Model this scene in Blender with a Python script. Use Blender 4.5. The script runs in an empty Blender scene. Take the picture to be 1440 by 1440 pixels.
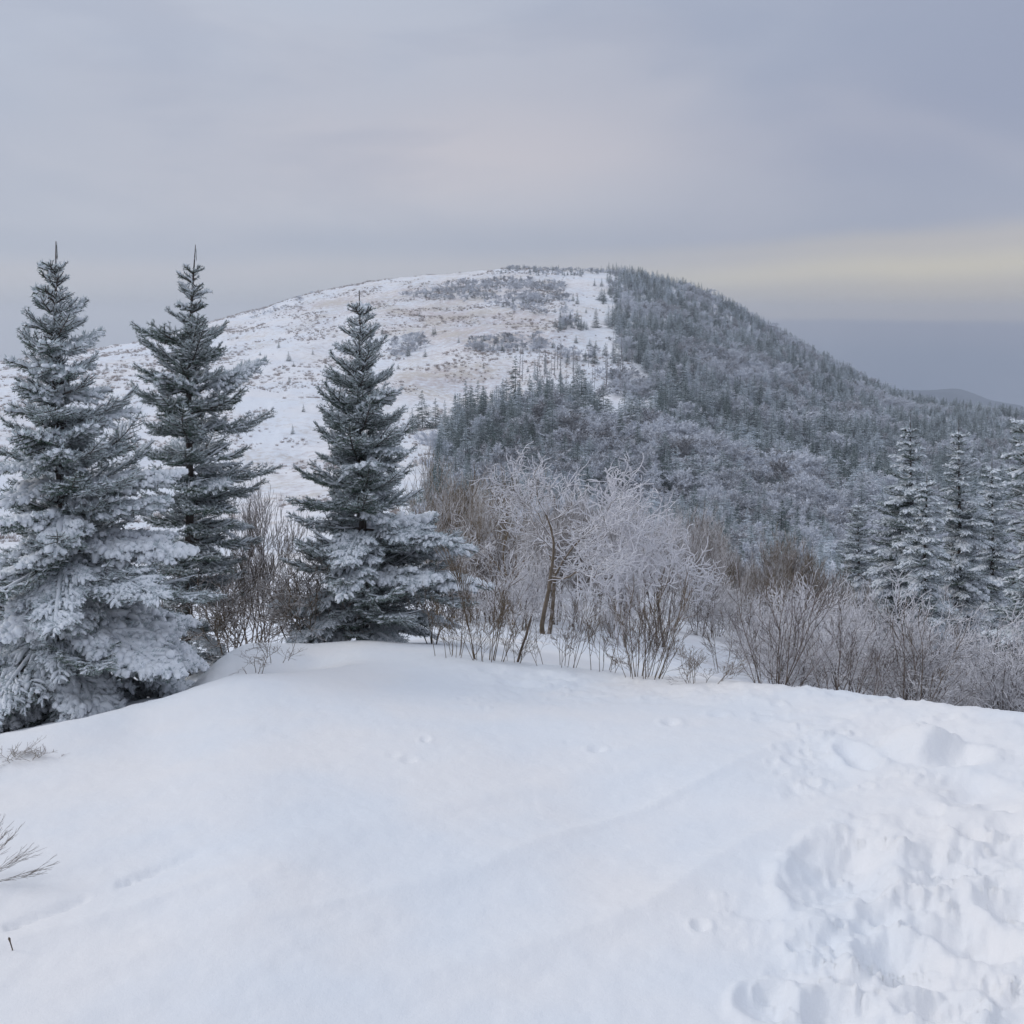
import bpy, math, random
import numpy as np

SC = bpy.context.scene
COL = SC.collection
R = math.radians
EYE = 1.7
F = 1500.0                      # focal length in photo pixels (1440 wide)
PITCH = math.atan(270 / F)

# ------------------------------------------------------------------ camera
cam_d = bpy.data.cameras.new('camera')
cam = bpy.data.objects.new('camera', cam_d)
COL.objects.link(cam)
cam.location = (0, 0, EYE)
cam.rotation_euler = (math.pi / 2 - PITCH, 0, 0)
cam_d.sensor_width = 36
cam_d.lens = 36 * F / 1440
cam_d.clip_start = 0.05
cam_d.clip_end = 40000
SC.camera = cam

# ------------------------------------------------------------------ world
SUN_EL, SUN_AZ = 31.0, -78.0    # azimuth from +Y, clockwise; the veiled sun stands ahead and to the left
W = bpy.data.worlds.new('World')
SC.world = W
W.use_nodes = True
nt = W.node_tree
nt.nodes.clear()


class G:
    """tiny node helper"""
    def __init__(s, tree): s.t = tree
    def n(s, typ, **kw):
        nd = s.t.nodes.new(typ)
        for k, v in kw.items(): setattr(nd, k, v)
        return nd
    def link(s, a, b): s.t.links.new(a, b)
    def _set(s, sock, v):
        if isinstance(v, bpy.types.NodeSocket): s.link(v, sock)
        else: sock.default_value = v
    def m(s, op, a, b=0.0, c=None, clamp=False):
        nd = s.n('ShaderNodeMath', operation=op, use_clamp=clamp)
        s._set(nd.inputs[0], a); s._set(nd.inputs[1], b)
        if c is not None: s._set(nd.inputs[2], c)
        return nd.outputs[0]
    def mix(s, f, a, b, blend='MIX'):
        nd = s.n('ShaderNodeMix', data_type='RGBA', blend_type=blend)
        s._set(nd.inputs[0], f)
        for i, v in ((6, a), (7, b)):
            if not isinstance(v, bpy.types.NodeSocket) and len(v) == 3: v = (*v, 1)
            s._set(nd.inputs[i], v)
        return nd.outputs[2]
    def ramp(s, f, stops, interp='EASE'):
        nd = s.n('ShaderNodeValToRGB')
        nd.color_ramp.interpolation = interp
        el = nd.color_ramp.elements
        while len(el) < len(stops): el.new(0.5)
        for e, (p, c) in zip(el, stops):
            e.position = p
            e.color = (*c, 1) if not isinstance(c, (int, float)) else (c, c, c, 1)
        s._set(nd.inputs[0], f)
        return nd.outputs[0]
    def noise(s, vec, scale, detail=4, rough=0.55, dist=0.0):
        nd = s.n('ShaderNodeTexNoise')
        s._set(nd.inputs['Vector'], vec)
        nd.inputs['Scale'].default_value = scale
        nd.inputs['Detail'].default_value = detail
        nd.inputs['Roughness'].default_value = rough
        nd.inputs['Distortion'].default_value = dist
        return nd.outputs[0]


def lin(r, g, b):
    f = lambda c: ((c / 255 + 0.055) / 1.055) ** 2.4 if c > 10 else c / 255 / 12.92
    return (f(r), f(g), f(b))


g = G(nt)
tc = g.n('ShaderNodeTexCoord')
sep = g.n('ShaderNodeSeparateXYZ'); g.link(tc.outputs['Generated'], sep.inputs[0])
dx, dy, dz = sep.outputs
mp = g.n('ShaderNodeMapping'); g.link(tc.outputs['Generated'], mp.inputs[0])
mp.inputs['Scale'].default_value = (1.5, 1.5, 3.6)
mp.inputs['Rotation'].default_value = (0, R(2.0), 0)
mp2 = g.n('ShaderNodeMapping'); g.link(tc.outputs['Generated'], mp2.inputs[0])
mp2.inputs['Scale'].default_value = (2.6, 2.6, 9.0)
mp2.inputs['Rotation'].default_value = (0, R(-1.5), 0)
n1 = g.noise(mp.outputs[0], 1.7, 5, 0.5, 0.4)
n2 = g.noise(mp2.outputs[0], 1.6, 5, 0.5, 0.3)
# elevation warped by the noise, so that the layers of cloud undulate
w1 = g.m('MULTIPLY', g.m('SUBTRACT', n1, 0.5), 0.075)
w2 = g.m('MULTIPLY', g.m('SUBTRACT', n2, 0.5), 0.022)
low = g.m('MULTIPLY', g.m('ABSOLUTE', dz), 8.0, clamp=True)
ez = g.m('ADD', dz, g.m('MULTIPLY', g.m('ADD', w1, w2), g.m('ADD', g.m('MULTIPLY', low, 0.85), 0.15)))
u = g.m('ADD', g.m('MULTIPLY', ez, 1.25), 0.1, clamp=True)     # 0.1 = horizon, 0.43 = top of the frame
def U(e): return e * 1.25 + 0.1
ur = g.m('ADD', g.m('MULTIPLY', g.m('MULTIPLY', ez, g.m('SUBTRACT', 1.42, g.m('MULTIPLY', dx, 1.2))), 1.25), 0.1, clamp=True)
left = g.ramp(u, [(0.0, lin(164, 173, 187)), (U(-0.004), lin(180, 186, 197)), (U(0.004), lin(184, 189, 198)), (U(0.022), lin(175, 180, 190)),
                  (U(0.042), lin(177, 180, 190)), (U(0.068), lin(161, 170, 188)), (U(0.10), lin(174, 181, 196)),
                  (U(0.15), lin(172, 179, 195)), (U(0.26), lin(182, 189, 204)), (1.0, lin(200, 206, 216))])
right = g.ramp(ur, [(0.0, lin(104, 123, 153)), (U(-0.035), lin(112, 127, 153)), (U(-0.004), lin(134, 140, 160)), (U(0.003), lin(176, 172, 172)),
                   (U(0.026), lin(184, 180, 175)), (U(0.044), lin(197, 192, 180)), (U(0.066), lin(180, 178, 180)), (U(0.088), lin(154, 161, 181)),
                   (U(0.15), lin(150, 157, 179)), (U(0.26), lin(154, 162, 183)), (1.0, lin(194, 201, 213))])
azf = g.m('ADD', g.m('MULTIPLY', g.m('ADD', dx, g.m('MULTIPLY', g.m('SUBTRACT', n1, 0.5), 0.4)), 1.7), 0.32, clamp=True)
azs = g.ramp(azf, [(0, 0.0), (1, 1.0)])
clouds = g.mix(azs, left, right)
# a soft warm glow through thinner cloud, and darker patches
ng = g.noise(mp.outputs[0], 1.9, 3, 0.45, 0.4)
glow = g.ramp(ng, [(0.40, 0.0), (0.70, 1.0)])
clouds = g.mix(g.m('MULTIPLY', glow, g.m('MULTIPLY', low, 0.40)), clouds, lin(190, 189, 198))
gx = g.m('POWER', g.m('MULTIPLY', g.m('ADD', dx, 0.03), 4.4), 2.0)
gz = g.m('POWER', g.m('MULTIPLY', g.m('SUBTRACT', ez, 0.135), 18.0), 2.0)
thin = g.m('POWER', 2.718, g.m('MULTIPLY', g.m('ADD', gx, gz), -1.0))
clouds = g.mix(g.m('MULTIPLY', thin, 0.75), clouds, lin(198, 193, 199))
dark = g.ramp(n2, [(0.34, 1.0), (0.56, 0.0)])
clouds = g.mix(g.m('MULTIPLY', dark, g.m('MULTIPLY', low, 0.28)), clouds, lin(150, 159, 181))
sky = g.n('ShaderNodeTexSky', sky_type='NISHITA')
sky.sun_disc = False
sky.sun_elevation = R(SUN_EL)
sky.sun_rotation = R(SUN_AZ)
skyc = g.mix(1.0, sky.outputs[0], (0.1, 0.1, 0.1), 'MULTIPLY')
allc = g.mix(0.08, clouds, skyc)
lift = g.ramp(dz, [(0.26, 1.0), (0.75, 1.34)])       # an overcast sky is brighter overhead
allc = g.mix(1.0, allc, lift, 'MULTIPLY')
bg = g.n('ShaderNodeBackground')
g.link(allc, bg.inputs[0])
bg.inputs[1].default_value = 1.07
wo = g.n('ShaderNodeOutputWorld')
g.link(bg.outputs[0], wo.inputs[0])

sun_d = bpy.data.lights.new('sun', 'SUN')
sun_d.energy = 0.75
sun_d.angle = R(18)
sun_d.color = (1.0, 0.95, 0.9)
sun = bpy.data.objects.new('sun', sun_d)
COL.objects.link(sun)
sun.rotation_euler = (R(90 - SUN_EL), 0, R(180 - SUN_AZ))
sun.location = (0, 0, 60)

SC.view_settings.view_transform = 'Standard'
SC.view_settings.look = 'None'
SC.view_settings.exposure = 0.0
SC.view_settings.gamma = 1.0
SC.view_settings.use_curve_mapping = False
SC.render.engine = 'CYCLES'
SC.cycles.max_bounces = 6
SC.cycles.diffuse_bounces = 3
SC.cycles.volume_bounces = 1
SC.cycles.use_denoising = True
SC.cycles.use_adaptive_sampling = True

# ------------------------------------------------------------------ helpers
def tag(o, label=None, cat=None, group=None, kind=None):
    if label: o['label'] = label
    if cat: o['category'] = cat
    if group: o['group'] = group
    if kind: o['kind'] = kind
    return o


def link(name, data, parent=None):
    o = bpy.data.objects.new(name, data)
    COL.objects.link(o)
    if parent is not None: o.parent = parent
    return o


def mesh_np(name, verts, faces, mats, mat_idx=None, attr=None, smooth=False):
    """verts (N,3); faces (M,3) or (M,4); attr {name: (N,) floats}"""
    me = bpy.data.meshes.new(name)
    verts = np.ascontiguousarray(verts, dtype=np.float32)
    k = faces.shape[1]
    me.vertices.add(len(verts))
    me.vertices.foreach_set('co', verts.ravel())
    me.loops.add(faces.size)
    me.loops.foreach_set('vertex_index', np.ascontiguousarray(faces, dtype=np.int32).ravel())
    me.polygons.add(len(faces))
    me.polygons.foreach_set('loop_start', np.arange(0, faces.size, k, dtype=np.int32))
    me.polygons.foreach_set('loop_total', np.full(len(faces), k, dtype=np.int32))
    if mat_idx is not None:
        me.polygons.foreach_set('material_index', np.ascontiguousarray(mat_idx, dtype=np.int32))
    if smooth:
        me.polygons.foreach_set('use_smooth', np.ones(len(faces), dtype=bool))
    me.update(calc_edges=True)
    if attr:
        for nme, arr in attr.items():
            a = me.attributes.new(nme, 'FLOAT', 'POINT')
            a.data.foreach_set('value', np.ascontiguousarray(arr, dtype=np.float32))
    for m_ in mats: me.materials.append(m_)
    return me


RNG = np.random.default_rng(7)
_T = np.random.default_rng(99).random((256, 256))


def vnoise(x, y):
    xi = np.floor(x).astype(np.int64); yi = np.floor(y).astype(np.int64)
    fx = x - xi; fy = y - yi
    fx = fx * fx * fx * (fx * (fx * 6 - 15) + 10); fy = fy * fy * fy * (fy * (fy * 6 - 15) + 10)
    a = _T[xi & 255, yi & 255]; b = _T[(xi + 1) & 255, yi & 255]
    c = _T[xi & 255, (yi + 1) & 255]; d = _T[(xi + 1) & 255, (yi + 1) & 255]
    return (a + (b - a) * fx) * (1 - fy) + (c + (d - c) * fx) * fy - 0.5


def fbm(x, y, oct=4, gain=0.5):
    s = 0; a = 1.0
    for i in range(oct):
        s = s + a * vnoise(x * 2 ** i + 17.3 * i, y * 2 ** i - 9.1 * i); a *= gain
    return s


def sstep(a, b, x):
    t = np.clip((x - a) / (b - a), 0, 1)
    return t * t * (3 - 2 * t)


cp, sp_ = math.cos(PITCH), math.sin(PITCH)


def px_dir(x, y):
    a = (np.asarray(x, float) - 720) / F; b = (720 - np.asarray(y, float)) / F
    return a, cp + b * sp_, -sp_ + b * cp


def px_az_tan(x, y):
    a, b, c = px_dir(x, y)
    return np.arctan2(a, b), c / np.hypot(a, b)


def to_px(x, y, z):
    """world point -> pixel of the photo"""
    z = z - EYE
    f = y * cp - z * sp_
    upc = y * sp_ + z * cp
    f = np.where(f < 0.01, 0.01, f)
    return 720 + F * x / f, 720 - F * upc / f


# ------------------------------------------------------------------ terrain heights
# sight lines of the place: at these distances (m) the ground lies at these heights in the view
XC = [-500, 0, 200, 340, 520, 640, 760, 870, 980, 1080, 1280, 1440, 1900]
RN = [9.5, 12, 20, 35, 60, 100, 150, 200, 280]
RC = [5.6, 5.4, 5.6, 6.7, 7.2, 6.9, 6.6, 6.3, 6.0, 5.8, 5.3, 5.0, 4.6]
YC = [1090, 1035, 992, 908, 904, 914, 938, 954, 963, 972, 994, 1010, 1040]
YT = {
    -500: [1020, 1000, 960, 930, 880, 800, 720, 660, 590],
    0:    [975, 965, 950, 915, 850, 770, 700, 640, 565],
    200:  [955, 945, 925, 890, 835, 765, 700, 640, 560],
    340:  [915, 912, 905, 870, 820, 760, 700, 640, 560],
    520:  [906, 900, 880, 850, 800, 750, 690, 630, 555],
    640:  [893, 880, 855, 820, 780, 745, 690, 630, 545],
    760:  [900, 885, 850, 810, 780, 750, 700, 625, 540],
    870:  [925, 905, 865, 830, 800, 765, 710, 625, 548],
    980:  [945, 925, 880, 845, 815, 780, 725, 660, 580],
    1080: [975, 955, 905, 870, 840, 795, 740, 690, 615],
    1280: [1015, 1005, 970, 925, 880, 830, 775, 730, 672],
    1440: [1045, 1035, 1005, 955, 905, 850, 790, 740, 690],
    1900: [1090, 1080, 1050, 1000, 950, 890, 830, 780, 740],
}
RIDX = [-500, -200, 0, 120, 200, 340, 430, 520, 580, 720, 800, 870, 950, 1010, 1080, 1160, 1230, 1280, 1350, 1440, 1650, 1900]
RIDY = [600, 545, 508, 492, 478, 441, 414, 397, 388, 379, 380, 384, 400, 424, 462, 510, 548, 566, 578, 588, 640, 700]
R_RIDGE = 560.0
RALL = [0.0, 1.5, 3.0] + ['c'] + RN + [380, 480, 560, 640, 800, 1200, 1600]

AZF = np.linspace(-R(45), R(45), 361)
zcols = []
nodes_r = []
azx = np.array([px_az_tan(x, 900)[0] for x in XC])
rcf = np.interp(AZF, azx, RC)


def smooth(a, k):
    ker = np.hanning(2 * k + 3)[1:-1]; ker /= ker.sum()
    return np.convolve(np.pad(a, k, mode='edge'), ker, mode='valid')


def col_z(xs, ys, r):
    az, tn = px_az_tan(np.array(xs), np.array(ys))
    z = EYE + np.asarray(r) * tn
    return smooth(np.interp(AZF, az, z), 14 if r < 300 else 6)


rcf = smooth(rcf, 26)
az_c, tn_c = px_az_tan(np.array(XC), np.array(YC))
zc = smooth(EYE + rcf * np.interp(AZF, az_c, tn_c), 7)
znodes = []
RR = []
for r_ in (0.0, 1.0):
    RR.append(np.full_like(AZF, r_)); znodes.append(np.zeros_like(AZF))
for f_ in (0.35, 0.55, 0.75, 0.9):
    RR.append(1 + (rcf - 1) * f_); znodes.append((smooth(zc, 20) * (1 - f_ ** 4) + zc * f_ ** 4) * f_ ** 1.7)
RR.append(rcf); znodes.append(zc)
YD = [12, 7, 5, 3, 3, -4, -7, -6, -1, 4, 9, 10, 12]      # just past the crest the ground falls away, or rises again behind it
az_d, tn_d = px_az_tan(np.array(XC), np.array(YC) + np.array(YD))
rdf = rcf * 1.16
RR.append(rdf); znodes.append(smooth(EYE + rdf * np.interp(AZF, az_d, tn_d), 7))
for j, r_ in enumerate(RN):
    RR.append(np.full_like(AZF, r_)); znodes.append(col_z(XC, [YT[x][j] for x in XC], r_))
y280 = np.interp(RIDX, XC, [YT[x][8] for x in XC])
for r_, fr in ((380, 0.50), (480, 0.82), (560, 1.0)):
    RR.append(np.full_like(AZF, r_)); znodes.append(col_z(RIDX, y280 + (np.array(RIDY) - y280) * fr, r_))
zr = znodes[-1]
for r_, dz_ in ((640, 12), (800, 62), (1200, 230), (1700, 330)):
    RR.append(np.full_like(AZF, r_)); znodes.append(zr - dz_)
RR = np.array(RR); ZN = np.array(znodes)           # (nodes, az)
LR = np.log(np.linspace(0, 1, 2)[0] + 1.0)
RF = np.exp(np.linspace(math.log(0.5), math.log(1700), 1100))


def pchip(xn, yn, x):
    h = np.diff(xn); d = np.diff(yn) / h
    m_ = np.zeros_like(yn)
    w1_ = 2 * h[1:] + h[:-1]; w2_ = h[1:] + 2 * h[:-1]
    ok = (d[1:] * d[:-1]) > 0
    with np.errstate(divide='ignore', invalid='ignore'):
        hm = (w1_ + w2_) / (w1_ / d[:-1] + w2_ / d[1:])
    m_[1:-1] = np.where(ok, hm, 0)
    m_[0] = d[0]; m_[-1] = d[-1]
    i = np.clip(np.searchsorted(xn, x) - 1, 0, len(h) - 1)
    t = (x - xn[i]) / h[i]
    return ((1 + 2 * t) * (1 - t) ** 2 * yn[i] + t * (1 - t) ** 2 * h[i] * m_[i]
            + t * t * (3 - 2 * t) * yn[i + 1] + t * t * (t - 1) * h[i] * m_[i + 1])


ZF = np.stack([pchip(RR[:, i], ZN[:, i], RF) for i in range(len(AZF))], axis=1)   # (r, az)
RCI = rcf


def H0(x, y):
    x = np.asarray(x, float); y = np.asarray(y, float)
    r = np.hypot(x, y); az = np.arctan2(x, y)
    a = np.clip((np.clip(az, -R(45), R(45)) + R(45)) / R(90) * 360, 0, 359.999)
    q = np.clip((np.log(np.maximum(r, 0.5)) - math.log(0.5)) / (math.log(1700) - math.log(0.5)) * 1099, 0, 1098.999)
    ai = a.astype(int); qi = q.astype(int); fa = a - ai; fq = q - qi
    z = (ZF[qi, ai] * (1 - fa) + ZF[qi, ai + 1] * fa) * (1 - fq) + (ZF[qi + 1, ai] * (1 - fa) + ZF[qi + 1, ai + 1] * fa) * fq
    # far round the back, both sides meet
    zl = ZF[qi, 0] * (1 - fq) + ZF[qi + 1, 0] * fq
    zr_ = ZF[qi, 360] * (1 - fq) + ZF[qi + 1, 360] * fq
    k = sstep(R(45), R(180), np.abs(az)) * 0.5
    z = np.where(az > 0, z * (1 - k) + zl * k, z * (1 - k) + zr_ * k)
    return z


def H(x, y):
    x = np.asarray(x, float); y = np.asarray(y, float)
    r = np.hypot(x, y)
    z = H0(x, y)
    z = z + 0.05 * fbm(x * 0.6, y * 0.6, 2) * sstep(1, 4, r) * (1 - sstep(25, 40, r))
    z = z + fbm(x / 9.0, y / 9.0, 3) * 0.5 * sstep(9, 40, r) * (1 - sstep(1300, 1700, r))
    z = z + fbm(x / 45.0 + 3, y / 45.0, 4) * 4.0 * sstep(60, 260, r) * (1 - 0.6 * sstep(450, 560, r))
    z = z + fbm(x / 2.6 + 3, y / 2.6, 3) * 0.45 * sstep(70, 160, r) * (1 - sstep(600, 700, r))
    # distant hills over the valley
    far = sstep(1500, 2150, r)
    z = z + far * np.maximum(fbm(x / 620 + 7.7, y / 620 + 2.2, 4) * 150 + 165 + 32 * sstep(300, 900, x), 0)
    return z


def at(px, py, r):
    """world x, y, z of the ground at photo column px, distance r"""
    az, _ = px_az_tan(px, py)
    x = r * math.sin(az); y = r * math.cos(az)
    return x, y, float(H(x, y))


_rm = np.exp(np.linspace(math.log(1.2), math.log(640), 900))


def on_ground(px, py):
    """first place where the sight line through (px, py) meets the ground"""
    az, tn = px_az_tan(px, py)
    x = _rm * math.sin(az); y = _rm * math.cos(az)
    hit = np.nonzero(H(x, y) >= EYE + _rm * tn)[0]
    i = hit[0] if len(hit) else len(_rm) - 40
    return float(x[i]), float(y[i]), float(H(x[i], y[i])), float(_rm[i])


# ------------------------------------------------------------------ materials
def new_mat(name):
    m_ = bpy.data.materials.new(name)
    m_.use_nodes = True
    m_.node_tree.nodes.clear()
    gg = G(m_.node_tree)
    b = gg.n('ShaderNodeBsdfPrincipled')
    o = gg.n('ShaderNodeOutputMaterial')
    gg.link(b.outputs[0], o.inputs[0])
    b.inputs['Specular IOR Level'].default_value = 0.25
    return m_, gg, b


def snow_material():
    m_, gg, b = new_mat('snow')
    geo = gg.n('ShaderNodeNewGeometry')
    pos = geo.outputs['Position']
    a = gg.noise(pos, 0.9, 4, 0.55)
    c = gg.mix(gg.ramp(a, [(0.35, 0.0), (0.65, 1.0)]), (0.80, 0.83, 0.87), (0.865, 0.855, 0.855))
    gg.link(c, b.inputs['Base Color'])
    b.inputs['Roughness'].default_value = 0.75
    f1 = gg.noise(pos, 26, 5, 0.6)
    f2 = gg.noise(pos, 260, 2, 0.6)
    hsum = gg.m('ADD', gg.m('MULTIPLY', f1, 0.012), gg.m('MULTIPLY', f2, 0.0030))
    bp = gg.n('ShaderNodeBump')
    bp.inputs['Strength'].default_value = 0.35
    bp.inputs['Distance'].default_value = 1.0
    gg.link(hsum, bp.inputs['Height'])
    gg.link(bp.outputs[0], b.inputs['Normal'])
    return m_


def hill_material():
    m_, gg, b = new_mat('grassy_snow')
    geo = gg.n('ShaderNodeNewGeometry')
    pos = geo.outputs['Position']
    at_ = gg.n('ShaderNodeAttribute', attribute_name='grass')
    snow = gg.mix(gg.ramp(gg.noise(pos, 0.05, 4), [(0.35, 0.0), (0.65, 1.0)]), (0.80, 0.84, 0.90), (0.86, 0.86, 0.88))
    straw = gg.mix(gg.ramp(gg.noise(pos, 0.09, 5), [(0.35, 0.0), (0.65, 1.0)]), (0.42, 0.31, 0.29), (0.47, 0.39, 0.29))
    nfine = gg.noise(pos, 0.55, 6, 0.72)
    nmid = gg.noise(pos, 0.045, 4, 0.6)
    thr = gg.m('ADD', gg.m('ADD', gg.m('MULTIPLY', nfine, 1.9), gg.m('MULTIPLY', nmid, 1.1)), gg.m('MULTIPLY', at_.outputs['Fac'], 0.55))
    fac = gg.ramp(gg.m('SUBTRACT', thr, 1.33), [(0.12, 0.0), (0.80, 0.68)])
    gg.link(gg.mix(fac, snow, straw), b.inputs['Base Color'])
    b.inputs['Roughness'].default_value = 0.85
    bp = gg.n('ShaderNodeBump')
    bp.inputs['Strength'].default_value = 0.5
    bp.inputs['Distance'].default_value = 1.0
    gg.link(gg.m('MULTIPLY', nfine, 0.6), bp.inputs['Height'])
    gg.link(bp.outputs[0], b.inputs['Normal'])
    return m_


def forest_floor_material():
    m_, gg, b = new_mat('distant_land')
    geo = gg.n('ShaderNodeNewGeometry')
    n_ = gg.noise(geo.outputs['Position'], 0.004, 6, 0.65)
    gg.link(gg.mix(gg.ramp(n_, [(0.42, 0.0), (0.6, 1.0)]), (0.04, 0.07, 0.11), (0.08, 0.115, 0.16)), b.inputs['Base Color'])
    b.inputs['Roughness'].default_value = 0.9
    return m_


def needle_material(name, green_a, green_b, rime):
    """needles, coated with rime where the 'rime' attribute is high; the object's colour (R) shifts how much"""
    m_, gg, b = new_mat(name)
    at_ = gg.n('ShaderNodeAttribute', attribute_name='rime')
    oi = gg.n('ShaderNodeObjectInfo')
    sp3 = gg.n('ShaderNodeSeparateColor'); gg.link(oi.outputs['Color'], sp3.inputs[0])
    geo = gg.n('ShaderNodeNewGeometry')
    nz = gg.noise(geo.outputs['Position'], 9, 3)
    green = gg.mix(gg.ramp(nz, [(0.35, 0.0), (0.65, 1.0)]), green_a, green_b)
    green = gg.mix(gg.m('MULTIPLY', sp3.outputs[2], 0.6), green, (0.10, 0.085, 0.05))
    k = gg.m('ADD', at_.outputs['Fac'], gg.m('SUBTRACT', sp3.outputs[0], 0.5))
    k = gg.m('ADD', k, gg.m('MULTIPLY', gg.m('SUBTRACT', nz, 0.5), 0.6))
    fac = gg.ramp(k, [(0.18, 0.05), (0.90, 1.0)])
    gg.link(gg.mix(fac, green, rime), b.inputs['Base Color'])
    b.inputs['Roughness'].default_value = 0.8
    return m_


def twig_material(name, bark, rime, amount=0.5):
    """bark with rime on the upper side; object colour: R shifts the rime, B browns the bark"""
    m_, gg, b = new_mat(name)
    geo = gg.n('ShaderNodeNewGeometry')
    sx = gg.n('ShaderNodeSeparateXYZ'); gg.link(geo.outputs['Normal'], sx.inputs[0])
    at_ = gg.n('ShaderNodeAttribute', attribute_name='rime')
    oi = gg.n('ShaderNodeObjectInfo')
    sp3 = gg.n('ShaderNodeSeparateColor'); gg.link(oi.outputs['Color'], sp3.inputs[0])
    nz = gg.noise(geo.outputs['Position'], 14, 3)
    bk = gg.mix(gg.ramp(nz, [(0.4, 0.0), (0.6, 1.0)]), bark, tuple(c * 1.7 for c in bark))
    bk = gg.mix(gg.m('MULTIPLY', sp3.outputs[2], 0.8), bk, (0.25, 0.185, 0.09))
    k = gg.m('ADD', gg.m('MULTIPLY', sx.outputs[2], 0.42), gg.m('ADD', at_.outputs['Fac'], gg.m('SUBTRACT', sp3.outputs[0], 0.5)))
    k = gg.m('ADD', k, gg.m('MULTIPLY', gg.m('SUBTRACT', nz, 0.5), 0.7))
    fac = gg.ramp(gg.m('ADD', k, amount - 0.5), [(0.32, 0.0), (0.75, 1.0)])
    gg.link(gg.mix(fac, bk, rime), b.inputs['Base Color'])
    b.inputs['Roughness'].default_value = 0.85
    return m_


def bark_material(name, a, b_):
    m_, gg, b = new_mat(name)
    tcn = gg.n('ShaderNodeTexCoord')
    mpn = gg.n('ShaderNodeMapping'); gg.link(tcn.outputs['Object'], mpn.inputs[0])
    mpn.inputs['Scale'].default_value = (40, 40, 9)
    n_ = gg.noise(mpn.outputs[0], 1, 4)
    c = gg.mix(gg.ramp(n_, [(0.35, 0.0), (0.65, 1.0)]), a, b_)
    n2_ = gg.noise(tcn.outputs['Object'], 11, 3)
    c = gg.mix(gg.ramp(n2_, [(0.55, 0.0), (0.68, 0.8)]), c, (0.62, 0.65, 0.7))
    gg.link(c, b.inputs['Base Color'])
    b.inputs['Roughness'].default_value = 0.9
    bp = gg.n('ShaderNodeBump'); bp.inputs['Distance'].default_value = 0.01
    gg.link(n_, bp.inputs['Height']); gg.link(bp.outputs[0], b.inputs['Normal'])
    return m_


def far_material(name, dark_a, dark_b, rime, lo=0.3, hi=0.9):
    m_, gg, b = new_mat(name)
    at_ = gg.n('ShaderNodeAttribute', attribute_name='rime')
    oi = gg.n('ShaderNodeObjectInfo')
    rnd = oi.outputs['Random']
    green = gg.mix(rnd, dark_a, dark_b)
    rr = gg.m('FRACT', gg.m('MULTIPLY', rnd, 7.31))
    k = gg.m('ADD', at_.outputs['Fac'], gg.m('MULTIPLY', gg.m('SUBTRACT', rr, 0.5), 0.75))
    gg.link(gg.mix(gg.ramp(k, [(lo, 0.0), (hi, 1.0)]), green, rime), b.inputs['Base Color'])
    b.inputs['Roughness'].default_value = 0.85
    return m_


M_SNOW = snow_material()
M_HILL = hill_material()
M_LAND = forest_floor_material()
M_NEEDLE = needle_material('rimed_needles', (0.046, 0.096, 0.062), (0.090, 0.150, 0.100), (0.56, 0.62, 0.64))
M_PAD = needle_material('snow_on_boughs', (0.74, 0.78, 0.84), (0.80, 0.82, 0.86), (0.80, 0.83, 0.87))
M_BARK = bark_material('spruce_bark', (0.050, 0.040, 0.036), (0.12, 0.10, 0.09))
M_TWIG = twig_material('rimed_twig', (0.085, 0.070, 0.064), (0.78, 0.77, 0.80), 0.60)
M_STEM = twig_material('shrub_stem', (0.080, 0.062, 0.052), (0.62, 0.61, 0.66), 0.36)
M_FIR_FAR = far_material('far_fir', (0.055, 0.095, 0.082), (0.105, 0.140, 0.125), (0.67, 0.73, 0.79), 0.06, 1.0)
M_BARE_FAR = far_material('far_bare_crown', (0.16, 0.15, 0.155), (0.26, 0.255, 0.26), (0.72, 0.75, 0.81), -0.0, 0.75)
M_STRAW = far_material('dry_grass', (0.30, 0.22, 0.17), (0.20, 0.15, 0.13), (0.55, 0.52, 0.52), 0.3, 0.9)

# ------------------------------------------------------------------ ground meshes
# dents, footprints and lumps in the snow near the camera
feats = []       # (x, y, rx, ry, angle, depth, rim)


def dent(px, py, wpx, hpx, ang, depth, rim=0.25):
    x, y, z, r = on_ground(px, py)
    s = r / F
    # what lies along the view is foreshortened: stretch it back
    dep = max(0.25, (EYE - z) / math.hypot(r, EYE - z))
    feats.append((x, y, wpx * s * 0.5, hpx * s * 0.5 / dep, R(ang), depth, rim))


rnd = random.Random(5)
dent(1185, 1225, 120, 115, -30, 0.115, 0.25)
dent(1208, 1068, 48, 40, 0, 0.10, 0.2)
dent(1292, 1050, 92, 44, 0, -0.14, 0.1)
dent(1345, 1068, 70, 30, -10, 0.06, 0.3)
dent(1368, 1120, 90, 55, 0, 0.055, 0.2)
dent(1270, 1362, 110, 75, 20, 0.085, 0.25)
dent(1380, 1330, 100, 55, 10, 0.07, 0.25)
dent(1430, 1285, 75, 55, 0, 0.07, 0.3)
dent(1330, 1228, 110, 60, 10, 0.045, 0.3)
dent(1405, 1195, 95, 60, -10, 0.045, 0.3)
dent(1075, 1420, 75, 50, 0, 0.055, 0.4)
dent(1170, 1430, 95, 45, 0, 0.055, 0.4)
dent(1320, 1425, 100, 40, 0, 0.05, 0.3)
dent(985, 1303, 24, 16, 0, 0.03, 0.3)
dent(1140, 1330, 60, 35, 30, 0.03, 0.4)
dent(1235, 1290, 55, 28, 0, 0.03, 0.4)
dent(575, 1072, 26, 9, 25, 0.022, 0.2)
dent(553, 1066, 22, 6, 0, 0.018, 0.2)
dent(598, 1044, 16, 12, 0, 0.025, 0.2)
dent(840, 1058, 26, 10, 0, 0.03, 0.2)
dent(943, 1022, 26, 13, 0, 0.035, 0.2)
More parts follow.
